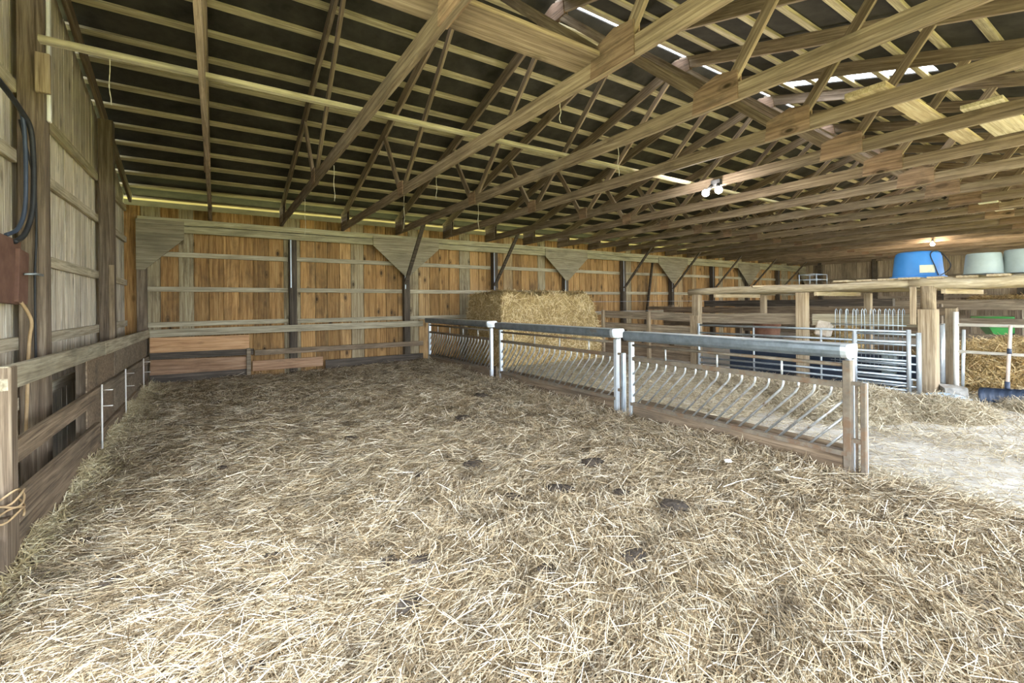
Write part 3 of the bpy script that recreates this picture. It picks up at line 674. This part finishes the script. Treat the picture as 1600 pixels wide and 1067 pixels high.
# big hay bale at the end of the alley
def bale():
    t = thing('hay_bale', 'huge golden hay bale standing at the back wall end of the alley', 'hay bale', (6.75, 8.9, 0))
    bm = bmesh.new(); NXB, NZB, NYB = 44, 26, 22
    X0, X1, Y0, Y1, Z1 = 5.08, 8.05, 8.25, 9.75, 1.64
    bmesh.ops.create_cube(bm, size=1); bmesh.ops.subdivide_edges(bm, edges=bm.edges[:], cuts=30, use_grid_fill=True)
    for v in bm.verts:
        a, b, c = v.co.x + .5, v.co.y + .5, v.co.z + .5
        x = X0 + a * (X1 - X0); y = Y0 + b * (Y1 - Y0); z = c * Z1
        if a > .75: x -= max(0, c - .35) ** 1.5 * .75 * (a - .75) * 4
        if a < .2: x += .06 * c * (1 - a * 5)
        # rounded shoulders
        r = .12
        if c > .93 and (b < .08 or a < .05): z -= .05
        n = Vector((noise.noise(Vector((x * 2.2, y * 2.2, z * 2.2))), noise.noise(Vector((x * 2.2 + 9, y * 2.2, z * 2.2))), noise.noise(Vector((x * 2.2, y * 2.2 + 9, z * 2.2)))))
        n2 = Vector((noise.noise(Vector((x * 9, y * 9, z * 9))), noise.noise(Vector((x * 9 + 5, y * 9, z * 9))), noise.noise(Vector((x * 9, y * 9 + 5, z * 9)))))
        v.co = Vector((x, y, z)) + n * .06 + n2 * .03
        if v.co.z < 0: v.co.z = 0
    me = bpy.data.meshes.new('core'); bm.to_mesh(me)
    tri = []
    bm.faces.ensure_lookup_table(); P = []; N = []
    fl = [f for f in bm.faces if f.normal.z > -.5]
    for f in random.choices(fl, weights=[f.calc_area() for f in fl], k=15000):
        vs = [v.co for v in f.verts]; s, u = random.random(), random.random()
        P.append(vs[0] * (1 - s) * (1 - u) + vs[1] * s * (1 - u) + vs[2] * s * u + vs[3] * (1 - s) * u + f.normal * random.uniform(0, .025)); N.append(f.normal)
    bm.free(); me.polygons.foreach_set('use_smooth', [True] * len(me.polygons)); me.materials.append(M['haycore'])
    put(bpy.data.objects.new('core', me), Matrix(), t)
    mb = MB()
    for p, nn in zip(P, N):
        d = Vector((random.gauss(0, 1), random.gauss(0, 1), random.gauss(0, 1.2))); d = (d - nn * d.dot(nn) * .75).normalized(); L = random.uniform(.03, .11)
        s = nn.cross(d).normalized() * random.uniform(.003, .0055)
        mb.add([p - d * L + s, p - d * L - s, p + d * L - s, p + d * L + s], [(0, 1, 2, 3)])
    o = mb.build('loose_hay', M['hay'], t); o['kind'] = 'stuff'
bale()

# ------------------------------------------------------------------ sheep pens beyond the alley
def pen_post(x, y, top, label, w=.15, low=None, mat='newv'):
    t = thing('pen_post', label, 'post', (x, y, 0), 'pen posts along the alley')
    if low: 
        tube('upper_log', [(x, y, low), (x + .005, y, (low + top) / 2), (x, y, top)], [w * .46, w * .44, w * .47], M[mat], t, 14); box('lower_timber', (x - w / 2, y - w / 2, -.05), (x + w / 2, y + w / 2, low), M[mat], t)
    else: box('timber', (x - w / 2, y - w / 2, -.05), (x + w / 2, y + w / 2, top), M[mat], t)
    return t
RX = 8.35
p = pen_post(8.2, 5.66, 1.53, 'square timber pen post with a shorter scab board at its face', .14); box('scab_board', (8.09, 5.66 - .09, -.03), (8.128, 5.66 + .09, 1.1), M['newv'], p)
p = pen_post(8.33, 3.74, 1.52, 'square timber pen post in the middle under the shelf'); 
p = pen_post(8.46, 2.15, 1.57, 'stout pen post with a round log top beneath the blue tub', .19, 1.24); box('side_slat', (8.36, 2.26, 1.02), (8.40, 2.33, 1.56), M['newv'], p)
pen_post(8.15, 8.28, 1.2, 'thin pen post beside the big hay bale', .07); pen_post(8.15, 6.85, 1.17, 'thin pen post halfway between bale and scab-boarded post', .07)
def rail(label, p0, p1, w, th=.04, mat='fence', name='pen_rail', cat='rail', grp='plank rails of the pens'):
    return tag(beam(name, p0, p1, w, th, M[mat]), label, cat, grp)
rail('weathered plank rail between the bale and the scab-boarded post, upper one', (8.2, 8.3, 1.1), (8.2, 5.75, 1.06), .17)
rail('weathered plank rail between the bale and the scab-boarded post, lower one', (8.2, 8.3, .82), (8.2, 5.75, .80), .15)
rail('weathered plank near the floor between bale and scab-boarded post', (8.2, 8.3, .3), (8.2, 5.75, .3), .3, .03, 'fencew')
rail('broad plank rail between the scab-boarded post and the middle post', (8.27, 5.6, 1.05), (8.36, 3.8, 1.07), .19)
rail('broad dusty plank rail between the middle post and the log-topped post', (8.50, 3.66, 1.06), (8.62, 2.2, 1.07), .19, .04, 'girt')
# shelf of poles and boards over the pens
sh = thing('pole_shelf', 'long rough timber shelf on the pen posts carrying tubs', 'shelf', (8.5, 3.5, 1.52))
def pole(name, a, b, r, par): 
    A, B = Vector(a), Vector(b); pts = [A.lerp(B, s) + Vector((0, 0, .012 * math.sin(s * 9 + a[1]))) for s in np.linspace(0, 1, 10)]
    return tube(name, pts, [r * (1 + .06 * math.sin(5 * s + 1)) for s in np.linspace(0, 1, 10)], M['newx'], par, 12)
M['newx'] = wood('peeled_pole', (.30, .235, .15), (.44, .355, .235), (.56, .47, .34), axis=1, var=.2, dirt=.35)
pole('front_pole', (8.22, 5.85, 1.58), (8.46, 2.2, 1.605), .062, sh); pole('front_pole', (8.46, 2.35, 1.61), (8.62, .2, 1.615), .075, sh); pole('rear_pole', (9.75, 5.85, 1.57), (9.85, .2, 1.6), .06, sh)
for i, y in enumerate((3.2, 2.9, 2.62, 2.34, 2.06, 1.75, 1.45, 1.1, .8, .5)):
    beam('shelf_board', (8.38 + random.uniform(-.06, .06), y, 1.685), (10.0, y + random.uniform(-.04, .04), 1.68), .03, random.uniform(.16, .25), M['new'], sh)
for y0, x in ((5.3, 8.25), (3.55, 8.36), (2.0, 8.5)):
    beam('cross_bearer', (x, y0, 1.495), (x + 1.45, y0 - .1, 1.49), .07, .05, M['new'], sh)
for y in (5.3, 3.45): box('rear_leg', (9.72, y - .2, -.05), (9.82, y - .1, 1.5), M['newv'], sh)

def lathe(name, prof, c, mat, parent=None, n=40, M4=None):
    v = []; fs = []
    for r, z in prof: v += [(r * math.cos(2 * PI * k / n), r * math.sin(2 * PI * k / n), z) for k in range(n)]
    m = len(prof)
    for i in range(m - 1): fs += [(i * n + k, i * n + (k + 1) % n, (i + 1) * n + (k + 1) % n, (i + 1) * n + k) for k in range(n)]
    if prof[0][0] > 0.02 and prof[-1][0] > .02: fs += [tuple(range(n - 1, -1, -1)), tuple((m - 1) * n + k for k in range(n))]
    o = mobj(name, v, fs, mat, parent, (M4 or Matrix.Translation(c)), True)
    mod = o.modifiers.new('edge', 'EDGE_SPLIT'); mod.split_angle = math.radians(50); return o
bt = thing('blue_tub', 'upturned blue plastic tub with pale label on the shelf', 'tub', (9.05, 2.42, 1.702))
lathe('shell', [(.325, 0), (.335, .012), (.33, .03), (.305, .035), (.30, .06), (.275, .33), (.262, .36), (.262, .375), (.235, .40), (.22, .405), (.215, .39)], (9.05, 2.42, 1.702), M['blue'], bt)
# curved paper label following the shell, towards the alley
a0 = math.atan2(-2.42, -9.05) + .12; mb = MB(); n = 10
for i in range(n + 1):
    a = a0 - .05 + .62 * i / n
    for z in (.075, .19):
        r = .3015 - (z - .06) * .0926 + .002; mb.v.append((r * math.cos(a), r * math.sin(a), z))
mb.f = [(2 * i, 2 * i + 2, 2 * i + 3, 2 * i + 1) for i in range(n)]
mobj('label_sticker', mb.v, mb.f, M['wool'], bt, Matrix.Translation((9.05, 2.42, 1.702)), True)
da = a0 + .5 
hp = [(.31 * math.cos(da + .2), .31 * math.sin(da + .2), .02), (.36 * math.cos(da + .55), .36 * math.sin(da + .55), .1), (.38 * math.cos(da + .6), .38 * math.sin(da + .6), .2), (.30 * math.cos(da + .5), .30 * math.sin(da + .5), .36), (.27 * math.cos(da + .2), .27 * math.sin(da + .2), .40), (.285 * math.cos(da - .1), .285 * math.sin(da - .1), .34), (.30 * math.cos(da + .05), .30 * math.sin(da + .05), .18), (.312 * math.cos(da + .2), .312 * math.sin(da + .2), .03)]
tube('rope_handle', smooth_path([(9.05 + a, 2.42 + b, 1.702 + c) for a, b, c in hp]), .007, M['black'], bt, 6)
for i, (x, y, r, h) in enumerate(((8.6, 1.62, .20, .285), (8.72, 1.27, .215, .31))):
    g = thing('grey_tub', 'upturned grey-green bucket on the shelf, %s the blue tub' % ('closer to', 'farther from')[i], 'bucket', (x, y, 1.702), 'grey-green buckets on the shelf')
    lathe('shell', [(r * 1.02, 0), (r * 1.03, .012), (r * .97, .018), (r * .94, .1), (r * .86, h - .03), (r * .84, h - .01), (r * .8, h), (r * .78, h - .008)], (x, y, 1.702), M['grey'], g)
    tube('rim_wire', [(x + r * 1.03 * math.cos(a), y + r * 1.03 * math.sin(a), 1.706) for a in np.linspace(0, 2 * PI, 33)[:-1]], .006, M['black'], g, 6, True)
wc = thing('wire_crate', 'small wire crate frame on the shelf left of the blue tub', 'crate', (9.0, 3.9, 1.66))
cx, cy, cz = 9.0, 3.86, 1.645
for (ax, ay) in ((-.2, -.14), (.2, -.14), (.2, .14), (-.2, .14)): tube('upright', [(cx + ax, cy + ay, cz), (cx + ax, cy + ay, cz + .2)], .009, M['galv'], wc, 6)
for z in (.02, .11, .2): tube('ring', [(cx - .2, cy - .14, cz + z), (cx + .2, cy - .14, cz + z), (cx + .2, cy + .14, cz + z), (cx - .2, cy + .14, cz + z)], .007, M['galv'], wc, 6, True)
bb = beam('shelf_board_loose', (8.3, 4.6, 1.652), (9.4, 3.2, 1.652), .03, .3, M['new']); bb.name = 'shelf_plank'; tag(bb, 'plank on the shelf poles under the small wire crate', 'plank')

# galvanized gates along the row
def gate(x0, y0, x1, y1, zs, label, rr=.018, post=.028, braces=(.33, .66)):
    t = thing('tube_gate', label, 'gate', (x0, y0, 0), 'galvanized tube gates')
    for z in zs: tube('gate_tube', [(x0, y0, z), (x1, y1, z)], rr, M['galv'], t)
    for x, y in ((x0, y0), (x1, y1)): tube('gate_stile', [(x, y, zs[-1] - .06), (x, y, zs[0] + .03)], post, M['galvw'], t)
    for s in braces:
        x, y = x0 + (x1 - x0) * s, y0 + (y1 - y0) * s; tube('gate_brace', [(x, y, zs[-1]), (x, y, zs[0])], rr * .9, M['galvw'], t)
    return t
ZS = [.92, .77, .62, .50, .39, .28, .18, .08]
gate(8.05, 5.52, 8.28, 2.32, ZS, 'long galvanized tube gate along the alley, ending at the log-topped post')
gate(8.22, 2.95, 8.30, 2.215, [z - .04 for z in ZS], 'short galvanized gate folded behind the end of the long gate', .016, .03, ())
gate(8.78, 2.09, 9.3, 2.20, [.98, .83, .67, .5, .33, .15], 'short galvanized gate standing in the passage beside the stone', .014, .03, (.45,))
# wire hay rack with looped rods
hr = thing('hay_rack', 'rack of tall looped steel rods behind the long galvanized gate', 'hay rack', (8.40, 2.9, .3))
for i, y in enumerate(np.linspace(3.28, 2.42, 16)):
    y += random.uniform(-.012, .012); x = 8.40; lean = random.uniform(-.03, .03)
    tube('rod', [(x, y, .32), (x, y + lean, 1.22), (x + .01, y + lean - .008, 1.245), (x + .02, y + lean - .018, 1.22), (x + .02, y + lean - .018, 1.15)], .0055, M['galv'], hr, 6)
for z in (.42, .75, 1.0): tube('cross_rod', [(8.40, 3.35, z), (8.40, 2.38, z)], .008, M['galv'], hr, 6)
tr = thing('feed_trough', 'long dark blue plastic feed trough behind the galvanized gates', 'trough', (8.8, 3.4, 0))
prof = [(-.2, .5), (-.21, .49), (-.15, .2), (.15, .2), (.21, .49), (.2, .5), (.18, .49), (.13, .23), (-.13, .23), (-.18, .49)]
mb = MB(); m = len(prof); v = [(8.78 + a, 5.2, b) for a, b in prof] + [(8.92 + a, 2.35, b) for a, b in prof]
mb.add(v, [(i, i + m, (i + 1) % m + m, (i + 1) % m) for i in range(m)] + [tuple(range(m)), tuple(range(2 * m - 1, m - 1, -1))]); mb.build('basin', M['navy'], tr, Matrix.Translation((8.8, 3.4, 0)))
for y in (5.0, 3.7, 2.5): box('trough_leg', (8.70, y - .03, -.02), (8.98, y + .03, .2), M['galv'], tr)
o = box('mesh_skirt', (8.58, 2.4, -.02), (8.595, 5.2, .36), M['navy']); o.name = 'rubber_skirt'; tag(o, 'dark rubber sheet hanging below the blue trough', 'sheet')
o = chbox('water_bowl', .12, .16, .30, M['grey'], None, Matrix.Translation((8.52, 2.62, .26)), .01); tag(o, 'pale blue-grey box hung inside the long gate', 'box')
o = chbox('feed_sack', .16, .22, .26, M['woven'], None, Matrix.Translation((8.52, 3.52, .78)) @ Matrix.Rotation(.2, 4, 'X'), .03); tag(o, 'pale woven sack hung beside the middle pen post', 'sack')
bk = thing('brown_tub', 'reddish brown round tub with a pale rim inside the pen', 'tub', (9.6, 5.0, .62))
lathe('shell', [(.20, 0), (.235, .02), (.265, .30), (.28, .32), (.27, .33), (.25, .30), (.22, .05)], (9.6, 5.0, .66), M['brown'], bk); tube('pale_rim', [(9.6 + .28 * math.cos(a), 5.0 + .28 * math.sin(a), .985) for a in np.linspace(0, 2 * PI, 33)[:-1]], .012, M['white'], bk, 6, True)
box('stand', (9.38, 4.78, -.02), (9.82, 5.22, .66), M['darkb'], bk)
heap('pen_hay', 'small heap of brown hay in the pen beside the reddish tub', [(10.6, 4.1, .7, .55, .88, 4)], 9.85, 11.3, 3.5, 4.75, 3500, M['hay'])

# farther pens: posts, planks, wire, a dark beam
for i, (x, y) in enumerate(((12.0, 9.2), (12.0, 7.0), (12.0, 4.9), (12.0, 2.9))): pen_post(x, y, 1.3, 'weathered post of the farther pen row, %s from the back wall' % ORD[i], .12, None, 'post')
for i, z in enumerate((1.15, .75, .35)): rail('weathered plank of the farther pen row, %s from its top' % ORD[i], (11.9, 9.4, z), (11.9, 2.6, z), .17, .04, 'fencew')
rail('dark beam at eye level over the farther pen row', (12.0, 8.0, 1.33), (12.0, 3.6, 1.33), .16, .14, 'darkb', 'pen_beam', 'beam', None)
for i, (y, z) in enumerate(((8.6, 1.45), (5.6, 1.3), (2.5, 1.3))): pen_post(16.5, y, z, 'weathered post of the farthest pen row, %s from the back wall' % ORD[i], .13, None, 'post')
for i, z in enumerate((1.2, .8, .4)): rail('weathered plank of the farthest pen row, %s from its top' % ORD[i], (16.4, 9.4, z), (16.4, 1.5, z), .18, .04, 'fence')
rail('wire-thin cross rail between the farther pens and the back wall', (12.1, 9.3, 1.2), (12.1, 10.2, 1.2), .1, .04, 'fence')
fr = thing('fence_wire', 'thin steel wires stretched along the back wall behind the pens', 'wire', (9, 10.0, 1.3))
for z in (1.42, 1.12): tube('strand', [(8.2, 9.9, z), (20, 9.9, z)], .006, M['galv'], fr, 5)
# hay ledge on the far wall
ld = thing('hay_ledge', 'timber ledge with hay along the far gable wall', 'ledge', (22.9, 4, 1.2))
beam('front_beam', (22.5, 7.4, 1.22), (22.5, YN + .2, 1.22), .26, .1, M['fence'], ld); beam('ledge_board', (22.8, 7.4, 1.36), (22.8, YN + .2, 1.36), .03, .62, M['fence'], ld)
for y in (7.2, 4.6, 2.0): box('ledge_leg', (22.55, y, -.05), (22.67, y + .12, 1.35), M['post'], ld)
o = scatter('loose_hay', 4000, rect(22.5, 22.95, -.8, 4.6), (.1, .3), (.012, .02), M['hay'], None, lambda x, y: np.full(len(x), 1.40), .4, parent=ld, zsd=.05); o['kind'] = 'stuff'

# white pipe rails, wheelbarrow, shovel, stone
pr = thing('pipe_rail', 'white pipe railing with two bars beside the hay pile', 'railing', (8.75, 2.0, 0))
tube('rail_post', [(8.75, 1.93, -.02), (8.75, 1.93, 1.2)], .031, M['white'], pr, 12)
tube('rail_bar', [(8.75, 1.93, 1.02), (8.74, -.9, 1.02)], .022, M['white'], pr); tube('rail_bar', [(8.75, 1.93, .645), (8.74, -.9, .645)], .022, M['white'], pr); tube('rail_post', [(8.74, -.9, -.02), (8.74, -.9, 1.05)], .03, M['white'], pr)
o = box('cap_timber', (8.88, 1.955, -.03), (9.0, 2.075, 1.25), M['newv']); o.name = 'block_post'; tag(o, 'short square timber post just behind the white railing post', 'post')
o = tube('steel_stake', [(8.82, 1.885, -.02), (8.82, 1.865, .95)], .02, M['galvw'], None, 8); tag(o, 'leaning galvanized stake beside the white railing post', 'stake')
st = bmesh.new(); bmesh.ops.create_cube(st, size=1); bmesh.ops.subdivide_edges(st, edges=st.edges[:], cuts=6, use_grid_fill=True)
for v in st.verts:
    v.co += Vector((noise.noise(v.co * 2.5), noise.noise(v.co * 2.5 + Vector((4, 0, 0))), noise.noise(v.co * 2.5 + Vector((0, 4, 0))))) * .12
    v.co = Vector((v.co.x * .2, v.co.y * .24, (v.co.z + .5) * .19))
me = bpy.data.meshes.new('stone_block'); st.to_mesh(me); st.free(); me.materials.append(M['stone'])
tag(put(bpy.data.objects.new('stone_block', me), Matrix.Translation((8.50, 1.90, -.01)) @ Matrix.Rotation(.5, 4, 'Z')), 'rough grey stone block at the foot of the white railing post', 'stone')
sk = bmesh.new(); bmesh.ops.create_icosphere(sk, subdivisions=4, radius=1)
for v in sk.verts:
    n = noise.noise(v.co * 3) * .3 + noise.noise(v.co * 8) * .15; v.co = v.co * (1 + n); v.co = Vector((v.co.x * .16, v.co.y * .22, max(-.02, v.co.z * .06)))
me = bpy.data.meshes.new('blue_bag'); sk.to_mesh(me); sk.free(); me.polygons.foreach_set('use_smooth', [True] * len(me.polygons)); me.materials.append(M['sack'])
tag(put(bpy.data.objects.new('blue_bag', me), Matrix.Translation((8.22, 1.93, .05))), 'crumpled pale blue plastic bag lying before the stone', 'bag')
sv = thing('snow_pusher', 'navy snow pusher shovel with pale handle leaning on the white railing', 'shovel', (8.45, 1.45, .03))
bx, by = 8.6, 1.40; wv = Vector((.50, -.866, 0)); nv = Vector((-.866, -.5, 0)); mb = MB(); n = 26; rows = [(-.03, .0), (.0, .06), (.012, .13), (0., .2), (-.05, .25)]
for i in range(n + 1):
    s = i / n - .5; rib = .018 * math.sin(i / n * PI * 14)
    for (q, z) in rows: p = Vector((bx, by, .03)) + wv * s * .62 + nv * (-q + .06 + rib) + Vector((0, 0, z * .78)); mb.v.append(tuple(p))
R = len(rows); nb0 = len(mb.v); mb.v += [tuple(Vector(p) - nv * .008) for p in mb.v]
for i in range(n):
    for j in range(R - 1):
        a = i * R + j; mb.f.append((a, a + 1, a + R + 1, a + R)); mb.f.append((a + nb0, a + R + nb0, a + R + 1 + nb0, a + 1 + nb0))
for i in range(n):
    for j in (0, R - 1): a = i * R + j; mb.f.append((a, a + R, a + R + nb0, a + nb0))
for i in (0, n):
    for j in range(R - 1): a = i * R + j; mb.f.append((a, a + nb0, a + 1 + nb0, a + 1))
mb.build('blade', M['navy'], sv, Matrix.Translation((bx, by, .03)), True)
tube('socket', [(bx + .02, by + .02, .13), (bx + .02, by + .015, .30)], .026, M['navy'], sv, 10)
tube('handle', [(bx + .02, by + .015, .26), (bx + .07, by - .01, 1.03)], .019, M['pinkish'], sv, 10); tube('grip_band', [(bx + .045, by + .0, .66), (bx + .05, by - .0, .73)], .023, M['navy'], sv, 10)
wbw = thing('wheelbarrow', 'green tray wheelbarrow standing behind the hay pile', 'wheelbarrow', (17.6, 3.15, 0))
c0 = Vector((17.7, 3.05, 0)); ax = Vector((.52, -.85, 0)) * .85; ay = Vector((.85, .52, 0))
def wp(a, b, z): return tuple(c0 + ax * a + ay * b + Vector((0, 0, z)))
top = [(-.52, -.36), (.5, -.36), (.5, .36), (-.52, .36)]; bot = [(-.22, -.22), (.42, -.2), (.42, .2), (-.22, .22)]
v = [wp(a, b, .88) for a, b in top] + [wp(a, b, .42) for a, b in bot] + [wp(a * .97, b * .95, .88) for a, b in top] + [wp(a * .96, b * .93, .44) for a, b in bot]
mb = MB(); mb.add(v, [(i, (i + 1) % 4, (i + 1) % 4 + 4, i + 4) for i in range(4)] + [(7, 6, 5, 4)] + [(i + 8, i + 12, (i + 1) % 4 + 12, (i + 1) % 4 + 8) for i in range(4)] + [(12, 13, 14, 15)] + [(i, i + 8, (i + 1) % 4 + 8, (i + 1) % 4) for i in range(4)])
mb.build('tray', M['green'], wbw, Matrix.Translation(c0)); tube('tray_rim', [wp(a, b, .885) for a, b in top], .016, M['green'], wbw, 8, True)
for s in (-1, 1):
    tube('handle', [wp(-.7, s * .1, .22), wp(-.2, s * .2, .38), wp(.5, s * .27, .5), wp(1.0, s * .3, .62)], .017, M['black'], wbw); tube('leg', [wp(.3, s * .24, .42), wp(.32, s * .26, .02), wp(.42, s * .26, .02), wp(.5, s * .24, .48)], .015, M['black'], wbw)
wh = []
for k in range(25): a = 2 * PI * k / 25; wh.append(wp(-.62 + .16 * math.cos(a), 0, .21 + .16 * math.sin(a)))
tube('wheel', wh, .048, M['black'], wbw, 8, True)
rb = thing('red_frame', 'red painted machine frame behind the green wheelbarrow', 'frame', (19.0, 2.2, 0))
for z in (.3, .62): beam('frame_bar', (18.6, 2.7, z), (19.4, 1.2, z), .08, .06, M['red'], rb)
for s in (0, 1): beam('frame_leg', (18.6 + .8 * s, 2.7 - 1.5 * s, 0), (18.6 + .8 * s, 2.7 - 1.5 * s, .66), .06, .06, M['red'], rb, (0, 1, 0))

# lamps
fl = thing('twin_floodlight', 'twin-bulb floodlight glowing on a truss beam', 'lamp', (6.62, 4.3, 3.0))
cx, cy, cz = 6.18, 3.92, 2.99
lx, ly = onz(1119, 312, 2.98)
kx = TX(5) - .06; ly = ly * kx / lx; lx = kx
box('mount', (lx - .02, ly - .07, 3.03), (lx + .038, ly + .07, 3.11), M['black'], fl)
for s in (-1, 1):
    a = (lx - .03, ly + s * .05, 3.03); b = (lx - .075, ly + s * .085, 2.96)
    tube('socket', [a, b], [.022, .03], M['black'], fl, 10)
    bm = bmesh.new(); bmesh.ops.create_uvsphere(bm, u_segments=16, v_segments=10, radius=.05); me = bpy.data.meshes.new('bulb'); bm.to_mesh(me); bm.free(); me.materials.append(M['bulb'])
    put(bpy.data.objects.new('bulb', me), Matrix.Translation((lx - .095, ly + s * .10, 2.93)), fl)
bl = thing('bare_bulb', 'small warm bare bulb glowing on the truss beams above the blue tub', 'lamp', (16.8, 4.18, 2.95))
wx, wy = onz(1457, 378, 2.96); k = round((wx + .07) / 1.22); kx = TX(k) - .05; wy *= kx / wx; wx = kx
tube('socket', [(wx, wy, 3.05), (wx, wy, 2.99)], .025, M['white'], bl, 10)
bm = bmesh.new(); bmesh.ops.create_uvsphere(bm, u_segments=12, v_segments=8, radius=.05); me = bpy.data.meshes.new('bulb'); bm.to_mesh(me); bm.free(); me.materials.append(M['bulbw']); put(bpy.data.objects.new('bulb', me), Matrix.Translation((wx, wy, 2.945)), bl)

# dusty cobweb strings hanging from the trusses
for i, (x, y, z, ln) in enumerate(((TX(0) - .55, 4.29, 3.16, .34), (TX(1) + .03, 5.6, 3.02, .42), (TX(1) + .02, 7.6, 3.02, .55), (TX(2) + .02, 6.6, 3.02, .5), (TX(2) + .02, 5.4, 3.02, .3), (TX(2) + .02, 2.9, 3.02, .16), (TX(3) + .02, 6.5, 3.02, .42), (TX(3), 3.4, 3.02, .3))):
    p = [(x + .007 * math.sin(k * 1.2 + i) * k / 6, y + .006 * math.cos(k * 1.3 + i), z - ln * k / 7) for k in range(8)]
    o = tube('cobweb_string', smooth_path(p, 3), [.0018 + .0016 * abs(math.sin(k * .9 + i)) for k in range(22)], M['web'], None, 5)
    tag(o, 'dusty cobweb string hanging from the trusses, %s from the photo\'s left side' % ORD[i], 'cobweb', 'hanging cobweb strings')

# ------------------------------------------------------------------ light
w = bpy.data.worlds.new('sky'); SC.world = w; w.use_nodes = True
bg = w.node_tree.nodes['Background']; bg.inputs[0].default_value = (.78, .88, 1., 1); bg.inputs[1].default_value = 5.0
def area(name, loc, rot, sx, sy, power, col):
    l = bpy.data.lights.new(name, 'AREA'); l.shape = 'RECTANGLE'; l.size = sx; l.size_y = sy; l.energy = power; l.color = col
    o = bpy.data.objects.new(name, l); o.location = loc; o.rotation_euler = rot; COL.objects.link(o); return o
for a, b, z in DOORS:
    area('doorway_daylight', ((a + b) / 2, YN + .02, z / 2), (math.radians(90), 0, PI), b - a, z, (12 if a < 0 else 215 if a < 5 else 215) * (b - a), (1., .965, .94)).rotation_euler = (math.radians(-90), 0, 0) 
area('side_doorway_daylight', (XL + .02, 1.15, 1.3), (0, math.radians(-90), 0), 2.6, 4.0, 22, (.93, .97, 1.))
def point(name, loc, power, col, r=.06):
    l = bpy.data.lights.new(name, 'POINT'); l.energy = power; l.color = col; l.shadow_soft_size = r
    o = bpy.data.objects.new(name, l); o.location = loc; COL.objects.link(o); return o
point('floodlight_glow', (lx - .2, ly, 2.85), 30, (1, .95, .85), .1)
point('bare_bulb_glow', (wx - .05, wy, 2.85), 60, (1, .82, .55), .08)
# ------------------------------------------------------------------ camera and view
cam = bpy.data.cameras.new('camera'); co = bpy.data.objects.new('camera', cam); COL.objects.link(co)
cam.sensor_fit = 'HORIZONTAL'; cam.sensor_width = 36; cam.lens = 708.56 / 1600 * 36; cam.shift_y = -(533.5 - 475.04) / 1600; cam.clip_start = .05
co.location = (0, 0, 1.37)
yaw, R = .5793, -.0094
fwv = Vector((math.sin(yaw), math.cos(yaw), 0)); rtv = Vector((math.cos(yaw), -math.sin(yaw), 0)); upv = Vector((0, 0, 1))
r3 = rtv * math.cos(R) + upv * math.sin(R); u3 = upv * math.cos(R) - rtv * math.sin(R)
co.matrix_world = Matrix(((r3.x, u3.x, -fwv.x, 0), (r3.y, u3.y, -fwv.y, 0), (r3.z, u3.z, -fwv.z, 1.37), (0, 0, 0, 1)))
SC.camera = co
SC.view_settings.view_transform = 'Standard'; SC.view_settings.look = 'None'; SC.view_settings.exposure = 1.66; SC.view_settings.gamma = 1.; SC.view_settings.use_curve_mapping = False
cy_ = SC.cycles; cy_.use_denoising = True; cy_.max_bounces = 7; cy_.diffuse_bounces = 5; cy_.glossy_bounces = 3; cy_.sample_clamp_indirect = 6.; cy_.caustics_reflective = False; cy_.caustics_refractive = False
